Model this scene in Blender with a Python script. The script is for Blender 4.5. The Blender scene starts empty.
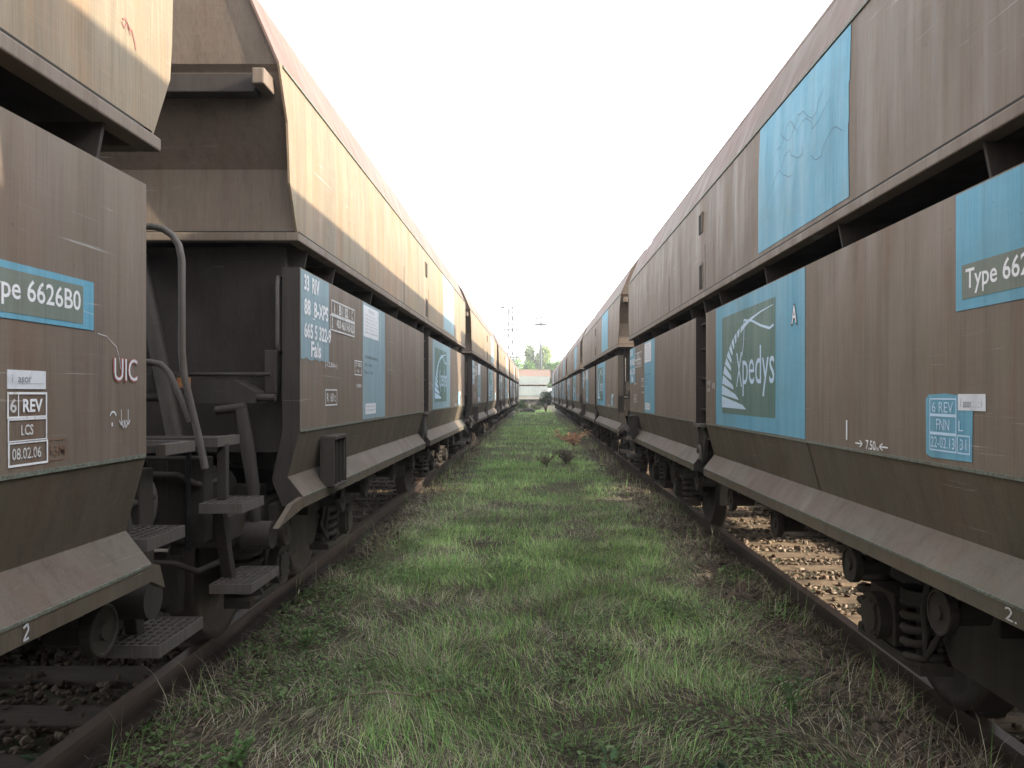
import bpy, math, random
import numpy as np
from mathutils import Vector, Matrix, noise as mnoise
random.seed(7); rng = np.random.default_rng(11)
R = math.radians
S = bpy.context.scene
COL = S.collection
# ------------------------------------------------------------------ camera
HC = 1.55
cam = bpy.data.cameras.new("camera"); camo = bpy.data.objects.new("camera", cam); COL.objects.link(camo)
camo.location = (0, 0, HC); camo.rotation_euler = (R(90), 0, 0)
cam.sensor_width = 36; cam.lens = 800*36/1024
cam.shift_x = -24/1024; cam.shift_y = 10/1024
cam.clip_start = .05; cam.clip_end = 3000
S.camera = camo
# ------------------------------------------------------------------ light
SUN = Vector((1.0, -.22, .41)).normalized()
el = math.asin(SUN.z); az = math.atan2(SUN.x, SUN.y)
w = bpy.data.worlds.new("World"); S.world = w; w.use_nodes = True
nt = w.node_tree; nt.nodes.clear()
out = nt.nodes.new('ShaderNodeOutputWorld'); bg = nt.nodes.new('ShaderNodeBackground')
sky = nt.nodes.new('ShaderNodeTexSky'); sky.sky_type = 'NISHITA'; sky.sun_disc = False
sky.sun_elevation = el; sky.sun_rotation = az; sky.dust_density = 1.2; sky.air_density = 1.0; sky.ozone_density = 1.0
hs = nt.nodes.new('ShaderNodeHueSaturation'); hs.inputs['Saturation'].default_value = .15; hs.inputs['Value'].default_value = 1.0
nt.links.new(sky.outputs[0], hs.inputs['Color']); nt.links.new(hs.outputs[0], bg.inputs[0])
bg.inputs[1].default_value = .15
nt.links.new(bg.outputs[0], out.inputs[0])
sl = bpy.data.lights.new("sun", 'SUN'); sl.energy = 2.0; sl.angle = R(.53); sl.color = (1, .87, .69)
so = bpy.data.objects.new("sun", sl); COL.objects.link(so)
so.rotation_euler = SUN.to_track_quat('Z', 'Y').to_euler()
vs = S.view_settings; vs.view_transform = 'Standard'; vs.look = 'None'; vs.exposure = 2.5; vs.gamma = 1; vs.use_curve_mapping = False
S.render.engine = 'CYCLES'
S.cycles.max_bounces = 6; S.cycles.diffuse_bounces = 4

# ------------------------------------------------------------------ node helpers
def srgb(r, g, b):
    f = lambda c: ((c/255+.055)/1.055)**2.4 if c > 10 else c/255/12.92
    return (f(r), f(g), f(b), 1)
class NM:
    def __init__(s, name, rough=.7, spec=.3):
        s.m = bpy.data.materials.new(name); s.m.use_nodes = True
        s.t = s.m.node_tree; s.b = s.t.nodes['Principled BSDF']
        s.b.inputs['Roughness'].default_value = rough
        s.b.inputs['Specular IOR Level'].default_value = spec
        s.co = None
    def n(s, t, **k):
        x = s.t.nodes.new(t)
        for a, v in k.items(): setattr(x, a, v)
        return x
    def l(s, a, b): s.t.links.new(a, b)
    def coord(s):
        if s.co is None:
            tc = s.n('ShaderNodeTexCoord'); oi = s.n('ShaderNodeObjectInfo')
            sc = s.n('ShaderNodeVectorMath', operation='SCALE'); sc.inputs['Scale'].default_value = .37
            s.l(oi.outputs['Location'], sc.inputs[0])
            ad = s.n('ShaderNodeVectorMath', operation='ADD')
            s.l(tc.outputs['Object'], ad.inputs[0]); s.l(sc.outputs[0], ad.inputs[1]); s.co = ad.outputs[0]
        return s.co
    def noise(s, scale=(1, 1, 1), detail=4, rough=.55, dist=0, off=(0, 0, 0)):
        mp = s.n('ShaderNodeMapping'); mp.inputs['Scale'].default_value = scale; mp.inputs['Location'].default_value = off
        s.l(s.coord(), mp.inputs['Vector'])
        nz = s.n('ShaderNodeTexNoise'); nz.inputs['Scale'].default_value = 1; nz.inputs['Detail'].default_value = detail
        nz.inputs['Roughness'].default_value = rough; nz.inputs['Distortion'].default_value = dist
        s.l(mp.outputs[0], nz.inputs['Vector']); return nz.outputs['Fac']
    def ramp(s, fac, lo, hi, a=0., b=1.):
        r = s.n('ShaderNodeMapRange'); r.inputs['From Min'].default_value = lo; r.inputs['From Max'].default_value = hi
        r.inputs['To Min'].default_value = a; r.inputs['To Max'].default_value = b; r.clamp = True
        s.l(fac, r.inputs['Value']); return r.outputs[0]
    def mix(s, fac, a, b, blend='MIX'):
        m = s.n('ShaderNodeMix', data_type='RGBA', blend_type=blend)
        for i, v in ((0, fac), (6, a), (7, b)):
            if hasattr(v, 'links') or hasattr(v, 'is_output'): s.l(v, m.inputs[i])
            else: m.inputs[i].default_value = v
        return m.outputs[2]
    def mul(s, a, b):
        m = s.n('ShaderNodeMath', operation='MULTIPLY')
        for i, v in ((0, a), (1, b)):
            if hasattr(v, 'is_output'): s.l(v, m.inputs[i])
            else: m.inputs[i].default_value = v
        return m.outputs[0]
    def col(s, c): s.l(c, s.b.inputs['Base Color'])
    def bump(s, h, strength=.3, dist=.01):
        b = s.n('ShaderNodeBump'); b.inputs['Strength'].default_value = strength; b.inputs['Distance'].default_value = dist
        s.l(h, b.inputs['Height']); s.l(b.outputs[0], s.b.inputs['Normal'])

def c4(r, g, b): return (r, g, b, 1)
def paint(name, a, b, streak, rust=c4(.16, .07, .035), green=c4(.13, .16, .12), streak_amt=.6, green_amt=.35, rust_amt=.25, rough=.58, scratch=.5):
    k = NM(name, rough, .35)
    big = k.ramp(k.noise((.9, .9, .7), 5), .35, .65)
    c = k.mix(big, a, b)
    st = k.ramp(k.noise((5, 5, .4), 7, .68), .46, .72)
    st2 = k.ramp(k.noise((38, 38, .9), 4, .6, off=(3, 1, 4)), .5, .75)
    c = k.mix(k.mul(st, streak_amt), c, streak)
    c = k.mix(k.mul(st2, streak_amt*.35), c, streak)
    bl = k.ramp(k.noise((.45, .45, .8), 6, .7, .8, off=(6, 1, 2)), .42, .62)
    c = k.mix(k.mul(bl, .3), c, green)
    dk = k.ramp(k.noise((22, 22, .8), 5, .6, off=(9, 2, 1)), .5, .72)
    c = k.mix(k.mul(dk, .5), c, c4(a[0]*.6, a[1]*.6, a[2]*.6))
    # woven fine grime, both directions
    f1 = k.noise((160, 160, 4), 2, .5); f2 = k.noise((3, 5, 170), 2, .5)
    c = k.mix(k.ramp(f1, .3, .7, 0, .22), c, c4(min(1, streak[0]*1.5), min(1, streak[1]*1.5), min(1, streak[2]*1.5)))
    c = k.mix(k.ramp(f2, .5, .8, 0, .10), c, c4(min(1, streak[0]*1.5), min(1, streak[1]*1.5), min(1, streak[2]*1.5)))
    g = k.ramp(k.noise((1.3, 1.3, 2.2), 6, .65, .6, off=(5, 5, 5)), .5, .72)
    c = k.mix(k.mul(g, green_amt), c, green)
    r = k.ramp(k.noise((5, 5, .8), 8, .72, .3, off=(1, 7, 3)), .54, .72)
    c = k.mix(k.mul(r, rust_amt), c, rust)
    if rust_amt > .7:
        rb = k.ramp(k.noise((1.1, 1.1, .35), 6, .7, .5, off=(7, 2, 5)), .52, .7); c = k.mix(k.mul(rb, .75), c, rust)
    # thin pale scrapes running along the wagon
    sc = k.ramp(k.noise((1, .8, 46), 4, .7, 2.0, off=(2, 9, 6)), .635, .68)
    scm = k.ramp(k.noise((1, 1.1, 1.6), 3, .5, off=(8, 3, 2)), .52, .62)
    c = k.mix(k.mul(k.mul(sc, scm), scratch), c, c4(.42, .44, .42))
    sp = k.ramp(k.noise((45, 45, 45), 2, .5, off=(4, 4, 4)), .74, .78)
    c = k.mix(k.mul(sp, .6), c, c4(.05, .035, .03))
    k.col(c)
    rr = k.ramp(k.noise((7, 7, .8), 4), .3, .7, rough-.08, rough+.15)
    k.l(rr, k.b.inputs['Roughness'])
    dent = k.noise((1.6, 1.6, 1.2), 3, .45)
    b1 = k.n('ShaderNodeBump'); b1.inputs['Strength'].default_value = .8; b1.inputs['Distance'].default_value = .035
    k.l(dent, b1.inputs['Height'])
    b2 = k.n('ShaderNodeBump'); b2.inputs['Strength'].default_value = .25; b2.inputs['Distance'].default_value = .002
    k.l(k.noise((60, 60, 30), 5, .6), b2.inputs['Height']); k.l(b1.outputs[0], b2.inputs['Normal'])
    k.l(b2.outputs[0], k.b.inputs['Normal'])
    return k.m
M = {}
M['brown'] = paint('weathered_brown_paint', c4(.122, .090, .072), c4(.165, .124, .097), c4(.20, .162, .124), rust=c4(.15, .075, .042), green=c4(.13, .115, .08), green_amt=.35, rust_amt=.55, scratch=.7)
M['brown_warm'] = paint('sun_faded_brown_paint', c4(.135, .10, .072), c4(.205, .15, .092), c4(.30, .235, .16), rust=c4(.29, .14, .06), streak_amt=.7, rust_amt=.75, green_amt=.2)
M['pink'] = paint('chalky_pink_brown_paint', c4(.135, .078, .062), c4(.12, .075, .062), c4(.165, .11, .095), streak_amt=.4)
M['skirt_dark'] = paint('dark_brown_skirt_paint', c4(.078, .060, .045), c4(.115, .088, .066), c4(.14, .115, .084), green=c4(.082, .078, .052), green_amt=.6)  # darker brown for the slanted skirt faces, lips and lip plates
M['ledge'] = paint('dusty_brown_ledge_paint', c4(.092, .064, .052), c4(.122, .087, .07), c4(.142, .108, .086), rust=c4(.13, .07, .045), streak_amt=.5, rust_amt=.5, green_amt=.25, rough=.7)
M['blue'] = paint('blue_panel_paint', c4(.09, .30, .44), c4(.11, .34, .49), c4(.19, .38, .47), rust=c4(.11, .2, .24), green=c4(.13, .28, .34), streak_amt=.6, green_amt=.55, rust_amt=.4, scratch=.8)
M['blue_faded'] = paint('faded_blue_panel_paint', c4(.17, .29, .36), c4(.21, .31, .36), c4(.28, .35, .37), rust=c4(.16, .14, .12), green=c4(.2, .24, .24), scratch=.7)
M['logo_ground'] = paint('grey_green_sign_paint', c4(.065, .14, .12), c4(.095, .165, .145), c4(.15, .21, .195), rust=c4(.06, .15, .12), green=c4(.09, .17, .14), green_amt=.6)
M['pale'] = paint('pale_grey_blue_paint', c4(.13, .15, .15), c4(.08, .10, .11), c4(.2, .21, .2), streak_amt=.4, rust_amt=.2)
M['dark'] = paint('dark_brown_metal', c4(.026, .021, .019), c4(.04, .032, .028), c4(.055, .045, .038), green=c4(.04, .04, .033), rust=c4(.07, .04, .025), streak_amt=.4, rough=.7, scratch=.2)  # very dark brown, also on flap backs, flap ends and hopper underside
M['under'] = paint('oily_black_running_gear', c4(.022, .018, .015), c4(.035, .028, .022), c4(.05, .04, .03), green=c4(.03, .028, .022), rust=c4(.07, .035, .02), streak_amt=.35, rough=.65, scratch=.1)
M['worn'] = paint('worn_grey_metal', c4(.06, .048, .044), c4(.09, .075, .067), c4(.15, .14, .13), green=c4(.1, .1, .09), streak_amt=.4, rust_amt=.4, scratch=.8)
M['tyre'] = paint('steel_wheel_rust', c4(.024, .017, .014), c4(.036, .025, .02), c4(.05, .036, .03), rust=c4(.06, .032, .02), green=c4(.03, .025, .02), scratch=.2)
M['rubber'] = NM('black_rubber', .8, .2).m; M['rubber'].node_tree.nodes['Principled BSDF'].inputs['Base Color'].default_value = c4(.012, .012, .012)
def flaky(name, base, under, lo=.56, hi=.62):
    k = NM(name, .6, .3)
    f = k.ramp(k.noise((70, 70, 70), 5, .7), lo, hi); f2 = k.ramp(k.noise((14, 14, 9), 4, .6), .56, .66)
    c = k.mix(k.mul(f, .8), base, under); c = k.mix(k.mul(f2, .35), c, under); k.col(c); return k.m
M['white'] = flaky('white_stencil_paint', c4(.78, .79, .82), c4(.35, .32, .3), .6, .68)
M['white_worn'] = flaky('worn_white_stencil_paint', c4(.6, .6, .6), c4(.22, .19, .17), .54, .62)
M['paleblue'] = flaky('pale_blue_lettering', c4(.52, .68, .85), c4(.35, .45, .5), .66, .74)
M['ghost'] = flaky('old_orange_stencil', c4(.22, .12, .07), c4(.15, .11, .09), .46, .56)
M['redpaint'] = flaky('red_outline_paint', c4(.4, .12, .1), c4(.15, .1, .09))
M['sticker'] = flaky('white_paper_sticker', c4(.66, .68, .72), c4(.4, .42, .45), .6, .7)
M['ink'] = flaky('grey_print', c4(.2, .22, .25), c4(.4, .42, .45))
M['smudge'] = flaky('dark_print', c4(.05, .05, .06), c4(.1, .1, .1))
M['mintseam'] = flaky('pale_mint_seam', c4(.17, .2, .165), c4(.1, .09, .07), .42, .56)  # pale mint line along the roof kink, knee and lip edges
M['darkline'] = NM('dark_seam_line', .8).m; M['darkline'].node_tree.nodes['Principled BSDF'].inputs['Base Color'].default_value = c4(.03, .027, .022)
M['plate'] = paint('grey_green_number_plate', c4(.13, .175, .15), c4(.16, .19, .165), c4(.2, .22, .19))
M['lamp_yellow'] = flaky('yellow_orange_tag', c4(.3, .17, .06), c4(.3, .07, .04), .5, .55)

# rails, sleepers
def simple(name, a, b, sc, rough=.85, bs=.4, bd=.01, extra=None):
    k = NM(name, rough, .25); c = k.mix(k.ramp(k.noise(sc, 7, .65), .3, .7), a, b)
    if extra: c = k.mix(k.mul(k.ramp(k.noise(extra[1], 4, .6, off=(3, 3, 3)), .5, .65), extra[2]), c, extra[0])
    k.col(c); k.bump(k.noise(tuple(x*3 for x in sc), 6, .7), bs, bd); return k.m
M['rail'] = simple('rusty_rail_steel', c4(.034, .026, .022), c4(.06, .042, .034), (6, 3, 12), .7, .4, .004)
M['railhead'] = simple('dull_rail_head', c4(.06, .042, .034), c4(.11, .075, .058), (14, 3, 10), .5, .2, .002)
M['sleeper'] = simple('weathered_sleeper_wood', c4(.14, .10, .065), c4(.30, .22, .145), (3, 22, 14), .9, .8, .01, (c4(.05, .04, .03), (4, 4, 4), .6))
M['sleeper_dark'] = simple('dark_sleeper_wood', c4(.035, .028, .022), c4(.075, .058, .042), (3, 22, 14), .9, .8, .01)  # darker wood tone for the left track
M['ballast'] = simple('ballast_stone', c4(.16, .13, .10), c4(.36, .31, .24), (7, 7, 7), .9, .5, .01, (c4(.1, .07, .045), (30, 30, 30), .7))

# ------------------------------------------------------------------ mesh builder
class MB:
    def __init__(s): s.v = []; s.f = []; s.m = []; s.s = []
    def add(s, vs_, fs, m=0, sm=False):
        o = len(s.v); s.v += [tuple(v) for v in vs_]
        for f in fs: s.f.append(tuple(i+o for i in f)); s.m.append(m); s.s.append(sm)
    def box(s, x0, x1, y0, y1, z0, z1, m=0):
        v = [(x, y, z) for x in (x0, x1) for y in (y0, y1) for z in (z0, z1)]
        s.add(v, [(0, 1, 3, 2), (4, 6, 7, 5), (0, 4, 5, 1), (2, 3, 7, 6), (0, 2, 6, 4), (1, 5, 7, 3)], m)
    def prism_y(s, pts, y0, y1, ms=None, m=0):      # pts (x,z) polygon extruded along y
        n = len(pts); v = [(x, y0, z) for x, z in pts]+[(x, y1, z) for x, z in pts]
        for i in range(n):
            j = (i+1) % n; s.add([v[i], v[j], v[n+j], v[n+i]], [(0, 1, 2, 3)], ms[i] if ms else m)
        s.add(v[:n], [tuple(range(n))[::-1]], m); s.add(v[n:], [tuple(range(n))], m)
    def prism_x(s, pts, x0, x1, m=0):               # pts (y,z) extruded along x
        n = len(pts); v = [(x0, y, z) for y, z in pts]+[(x1, y, z) for y, z in pts]
        fs = [(i, (i+1) % n, n+(i+1) % n, n+i) for i in range(n)]+[tuple(range(n))[::-1], tuple(range(n, 2*n))]
        s.add(v, fs, m)
    def tube(s, path, r, n=8, m=0, close=False):
        P = [Vector(p) for p in path]; L = len(P); rings = []
        up = None
        for i in range(L):
            t = (P[min(i+1, L-1)]-P[max(i-1, 0)])
            if close: t = P[(i+1) % L]-P[i-1]
            t.normalize()
            if up is None: up = t.orthogonal().normalized()
            a = (up-t*up.dot(t)).normalized(); b = t.cross(a); up = a
            rr = r[i] if isinstance(r, (list, tuple)) else r
            rings.append([P[i]+(a*math.cos(q)+b*math.sin(q))*rr for q in [2*math.pi*k/n for k in range(n)]])
        v = [p for g in rings for p in g]; fs = []
        for i in range(L if close else L-1):
            i2 = (i+1) % L
            for k in range(n): fs.append((i*n+k, i*n+(k+1) % n, i2*n+(k+1) % n, i2*n+k))
        s.add(v, fs, m, True)
        if not close: s.add(rings[0], [tuple(range(n))[::-1]], m); s.add(rings[-1], [tuple(range(n))], m)
    def cyl(s, p0, p1, r, n=16, m=0): s.tube([p0, p1], r, n, m)
    def lathe_x(s, prof, c, n=32, m=0, sm=True):             # prof [(r, dx)]
        v = []; fs = []
        for r, dx in prof:
            for k in range(n):
                a = 2*math.pi*k/n; v.append((c[0]+dx, c[1]+r*math.cos(a), c[2]+r*math.sin(a)))
        for i in range(len(prof)-1):
            for k in range(n): fs.append((i*n+k, i*n+(k+1) % n, (i+1)*n+(k+1) % n, (i+1)*n+k))
        s.add(v, fs, m, sm)
        s.add(v[:n], [tuple(range(n))], m); s.add(v[-n:], [tuple(range(n))[::-1]], m)
    def build(s, name, mats, parent=None, bevel=0, loc=None, kind=None):
        me = bpy.data.meshes.new(name); me.from_pydata(s.v, [], s.f)
        for mm in (mats if isinstance(mats, (list, tuple)) else [mats]): me.materials.append(mm)
        me.polygons.foreach_set('material_index', s.m); me.polygons.foreach_set('use_smooth', s.s)
        me.update()
        o = bpy.data.objects.new(name, me); COL.objects.link(o)
        if parent: o.parent = parent
        if loc: o.location = loc
        if bevel:
            b = o.modifiers.new('bevel', 'BEVEL'); b.width = bevel; b.segments = 2; b.limit_method = 'ANGLE'; b.angle_limit = R(25); b.harden_normals = False
        if kind: o['kind'] = kind
        return o
def mirror(mb):
    """mirrored copy of a builder across the wagon's centre plane"""
    o = MB(); o.v = [(-x, y, z) for x, y, z in mb.v]; o.f = [f[::-1] for f in mb.f]; o.m = mb.m[:]; o.s = mb.s[:]; return o
def arc(c, r, a0, a1, n, axis='x'):
    o = []
    for i in range(n+1):
        a = a0+(a1-a0)*i/n
        if axis == 'x': o.append((c[0], c[1]+r*math.cos(a), c[2]+r*math.sin(a)))
        elif axis == 'y': o.append((c[0]+r*math.cos(a), c[1], c[2]+r*math.sin(a)))
    return o
def empty(name, loc, rz=0, label=None, cat=None, group=None):
    o = bpy.data.objects.new(name, None); COL.objects.link(o); o.location = loc; o.rotation_euler = (0, 0, rz); o.empty_display_size = .3
    if label: tag(o, label, cat, group)
    return o
def tag(o, label, cat, group=None, kind=None):
    if label: o['label'] = label
    if cat: o['category'] = cat
    if group: o['group'] = group
    if kind: o['kind'] = kind
    return o
def copy_tree(o, parent=None):
    c = o.copy(); COL.objects.link(c); c.parent = parent
    for ch in list(o.children): copy_tree(ch, c)
    return c

# ------------------------------------------------------------------ lettering
_tc = {}
def text_mesh(t, bold=0.0):
    if (t, bold) in _tc: return _tc[(t, bold)]
    cu = bpy.data.curves.new('txt', 'FONT'); cu.body = t; cu.size = 1; cu.resolution_u = 3; cu.offset = bold
    ob = bpy.data.objects.new('txt', cu); COL.objects.link(ob)
    dg = bpy.context.evaluated_depsgraph_get(); me = ob.evaluated_get(dg).to_mesh()
    v = [(p.co.x, p.co.y) for p in me.vertices]; f = [tuple(p.vertices) for p in me.polygons]
    ob.evaluated_get(dg).to_mesh_clear(); bpy.data.objects.remove(ob); bpy.data.curves.remove(cu)
    xs = [a[0] for a in v]; ys = [a[1] for a in v]
    r = (v, f, min(xs), max(xs), min(ys), max(ys)); _tc[(t, bold)] = r; return r
def put_text(mb, t, u0, u1, v0, v1, x=1.505, m=0, bold=0.0, tilt=0):
    v, f, a, b, c, d = text_mesh(t, bold)
    mb.add([(x, u0+(p[0]-a)/(b-a)*(u1-u0), v0+(p[1]-c)/(d-c)*(v1-v0)+tilt*(p[0]-a)) for p in v], f, m)
def quad(mb, u0, u1, v0, v1, x=1.503, m=0): mb.add([(x, u0, v0), (x, u1, v0), (x, u1, v1), (x, u0, v1)], [(0, 1, 2, 3)], m)
def plate(mb, u0, u1, v0, v1, x=1.5, t=.0025, m=0): mb.box(x-.001, x+t, u0, u1, v0, v1, m)
def frame(mb, u0, u1, v0, v1, w_=.008, x=1.505, m=0):
    quad(mb, u0, u1, v1-w_, v1, x, m); quad(mb, u0, u1, v0, v0+w_, x, m); quad(mb, u0, u0+w_, v0+w_, v1-w_, x, m); quad(mb, u1-w_, u1, v0+w_, v1-w_, x, m)
def stroke(mb, pts, w_, x=1.5055, m=0):
    for i in range(len(pts)-1):
        (a, b), (c, d) = pts[i], pts[i+1]; L = math.hypot(c-a, d-b) or 1; nx, ny = -(d-b)/L*w_/2, (c-a)/L*w_/2
        mb.add([(x, a-nx, b-ny), (x, c-nx, d-ny), (x, c+nx, d+ny), (x, a+nx, b+ny)], [(0, 1, 2, 3)], m)

# ------------------------------------------------------------------ SETTING: ground
def gh(x, y):
    """ground height: grassy strip between the tracks, lower ballast beds under the wagons"""
    n = mnoise.noise(Vector((x*.8, y*.5, 0)))*.035+mnoise.noise(Vector((x*3.1, y*2.7, 4)))*.018+mnoise.noise(Vector((x*9, y*8, 9)))*.009
    def bed(d): return max(0, min(1, (1.05-abs(d))/.35))
    b = max(bed(x+2.84), bed(x-2.93))
    z = -.135+n*(1-b)-.075*b
    if abs(x) > 3.2: z = min(z, -.16)
    if abs(x) > 12 or y > 85 or y < -6: z = -.2
    return z
xs = sorted(set([round(a, 3) for a in np.concatenate([np.linspace(-700, -20, 9), np.linspace(-20, -5, 12), np.arange(-5, 5.01, .12), np.linspace(5, 20, 12), np.linspace(20, 700, 9)])]))
ys = sorted(set([round(a, 3) for a in np.concatenate([np.linspace(-300, -8, 6), np.arange(-6, 1.5, .7), np.arange(1.6, 12, .12), np.arange(12, 30, .3), np.arange(30, 90, 1.0), np.linspace(95, 900, 14)])]))
mb = MB(); nx, ny = len(xs), len(ys)
V = [(x, y, gh(x, y)) for y in ys for x in xs]
F = [(j*nx+i, j*nx+i+1, (j+1)*nx+i+1, (j+1)*nx+i) for j in range(ny-1) for i in range(nx-1)]
mb.add(V, F, 0, True)
k = NM('soil_and_thatch', .95, .1)
c = k.mix(k.ramp(k.noise((1.2, 1.2, 1), 6, .65), .35, .65), c4(.05, .040, .031), c4(.10, .082, .062))
c = k.mix(k.ramp(k.noise((34, 34, 8), 6, .75), .45, .7), c, c4(.14, .12, .09))
c = k.mix(k.ramp(k.noise((3, 3, 1), 5, .7, off=(4, 1, 0)), .48, .66, 0, .6), c, c4(.07, .10, .045))
k.col(c); k.bump(k.noise((40, 40, 40), 7, .75), .8, .03)
ground = mb.build('ground', k.m); tag(ground, None, None, kind='structure')

# railway tracks
def track(cx, z0, side, label, sm='sleeper'):
    t = empty('railway_track', (cx, 0, z0), 0, label, 'railway track', 'railway tracks carrying the wagon rows')
    prof = [(-.035, 0), (.035, 0), (.036, -.035), (.009, -.05), (.008, -.13), (.07, -.148), (.07, -.16), (-.07, -.16), (-.07, -.148), (-.008, -.13), (-.009, -.05), (-.036, -.035)]
    for s in (-1, 1):
        b = MB(); ms = [1]+[0]*11
        for y in range(-14, 84, 7): b.prism_y([(s*.7535+p[0], p[1]) for p in prof][::-1], y, y+6.99, [0]*10+[1, 0], 0)
        b.build('rail', [M['rail'], M['railhead']], t)
    b = MB(); b.box(-1.25, 1.25, -.13, .13, -.31, -.160)
    for s in (-1, 1):
        b.box(s*.7535-.17, s*.7535+.17, -.07, .07, -.175, -.1615, 1)
        for d in (-.11, .11): b.cyl((s*.7535+d, 0, -.165), (s*.7535+d, 0, -.125), .018, 6, 1); b.box(s*.7535+d-.03, s*.7535+d+.03, -.03, .03, -.165, -.145, 1)
    first = b.build('sleeper', [M[sm], M['rail']], t, bevel=.012)
    for i in range(90):
        o = first if i == 0 else first.copy()
        if i: COL.objects.link(o); o.parent = t
        o.location = (random.uniform(-.03, .03), -2+i*.63+random.uniform(-.03, .03), random.uniform(-.008, .004)); o.rotation_euler = (0, random.uniform(-.006, .006), random.uniform(-.02, .02))
    return t
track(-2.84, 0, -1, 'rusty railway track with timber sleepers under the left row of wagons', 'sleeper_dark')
track(2.93, -.04, 1, 'rusty railway track with sunlit timber sleepers under the right row of wagons')

# ballast stones (uncountable)
ICO = np.array([(0, .53, .85), (0, -.53, .85), (0, .53, -.85), (0, -.53, -.85), (.53, .85, 0), (-.53, .85, 0), (.53, -.85, 0), (-.53, -.85, 0), (.85, 0, .53), (.85, 0, -.53), (-.85, 0, .53), (-.85, 0, -.53)])
ICF = np.array([(0, 1, 8), (0, 10, 1), (0, 5, 10), (0, 4, 5), (0, 8, 4), (8, 1, 6), (1, 10, 7), (10, 5, 11), (5, 4, 2), (4, 8, 9), (6, 1, 7), (9, 8, 6), (7, 10, 11), (11, 5, 2), (2, 4, 9), (3, 2, 9), (3, 9, 6), (3, 6, 7), (3, 7, 11), (3, 11, 2)])
def fast_mesh(name, verts, loops, starts, totals, mat, attr=None, smooth=False):
    me = bpy.data.meshes.new(name); me.vertices.add(len(verts)); me.vertices.foreach_set('co', verts.astype(np.float32).ravel())
    me.loops.add(len(loops)); me.loops.foreach_set('vertex_index', loops.astype(np.int32))
    me.polygons.add(len(starts)); me.polygons.foreach_set('loop_start', starts.astype(np.int32)); me.polygons.foreach_set('loop_total', totals.astype(np.int32))
    if attr is not None:
        a = me.color_attributes.new('tint', 'FLOAT_COLOR', 'POINT'); a.data.foreach_set('color', np.concatenate([attr, np.ones((len(attr), 1))], 1).astype(np.float32).ravel())
    me.materials.append(mat); me.update(calc_edges=True); me.validate()
    me.polygons.foreach_set('use_smooth', [smooth]*len(me.polygons))
    o = bpy.data.objects.new(name, me); COL.objects.link(o); return o
def tint_mat(name, trans=.35, rough=.6):
    k = NM(name, rough, .25); a = k.n('ShaderNodeAttribute'); a.attribute_name = 'tint'; k.col(a.outputs['Color'])
    if trans:
        tr = k.n('ShaderNodeBsdfTranslucent'); k.l(a.outputs['Color'], tr.inputs[0]); mx = k.n('ShaderNodeMixShader'); mx.inputs[0].default_value = trans
        k.l(k.b.outputs[0], mx.inputs[1]); k.l(tr.outputs[0], mx.inputs[2]); k.l(mx.outputs[0], k.t.nodes['Material Output'].inputs[0])
    return k.m
M['stone'] = tint_mat('crushed_stone', 0, .9); M['blade'] = tint_mat('grass_blade', .35, .55); M['leaf'] = tint_mat('leaf', .35, .5); M['twig'] = tint_mat('dry_stalk', .1, .8)
def stones(name, cx, z0, y0, y1, n, tone=1.0):
    x = cx+rng.uniform(-1.35, 1.35, n); y = y0+(y1-y0)*rng.random(n)**1.3
    r = rng.uniform(.011, .027, n)*(1+(y-y0)*.03)
    ph = ((y+2+.315) % .63)-.315
    z = np.where(np.abs(ph) < .13, -.160, -.192+rng.uniform(-.01, .02, n))+z0
    keep = (np.abs(ph) > .125) | (rng.random(n) < .04)
    keep &= np.abs(np.abs(x-cx)-.7535) > .05
    x, y, z, r = x[keep], y[keep], z[keep], r[keep]; n = len(x)
    sc = r[:, None, None]*rng.uniform(.6, 1.3, (n, 1, 3))*np.array([1, 1, .8])
    v = ICO[None]*rng.uniform(.7, 1.25, (n, 12, 1))*sc
    a = rng.uniform(0, 6.28, n); ca, sa = np.cos(a)[:, None], np.sin(a)[:, None]
    v = np.stack([v[..., 0]*ca-v[..., 1]*sa, v[..., 0]*sa+v[..., 1]*ca, v[..., 2]], -1)+np.stack([x, y, z+r*.3], -1)[:, None]
    f = (ICF[None]+np.arange(n)[:, None, None]*12).reshape(-1, 3)
    base = np.array([(.24, .18, .12), (.16, .12, .085), (.31, .25, .185), (.12, .08, .055), (.20, .14, .10)])[rng.integers(0, 5, n)]*rng.uniform(.7, 1.2, (n, 1))*tone
    o = fast_mesh(name, v.reshape(-1, 3), f.ravel(), np.arange(len(f))*3, np.full(len(f), 3), M['stone'], np.repeat(base, 12, 0))
    tag(o, None, None, kind='stuff'); return o
stones('ballast', -2.84, 0, 1, 22, 16000, .42); stones('ballast', 2.93, -.04, 1, 24, 42000)  # left track stones get a darker tone

n = 9000; x = np.where(rng.random(n) < .35, rng.normal(-1.85, .1, n), rng.normal(1.86, .16, n)); y = 2.3+rng.random(n)**1.5*22
rr = rng.uniform(.008, .03, n)*(1+y*.02); v = ICO[None]*rng.uniform(.6, 1.3, (n, 12, 1))*rr[:, None, None]*np.array([1, 1, .7])+np.stack([x, y, np.array([gh(a, b) for a, b in zip(x, y)])+rr*.2], -1)[:, None]
f = (ICF[None]+np.arange(n)[:, None, None]*12).reshape(-1, 3)
o = fast_mesh('soil_clods', v.reshape(-1, 3), f.ravel(), np.arange(len(f))*3, np.full(len(f), 3), M['stone'], np.repeat(np.array([(.085, .065, .05)])*rng.uniform(.5, 1.9, (n, 1)), 12, 0)); tag(o, None, None, kind='stuff')
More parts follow.
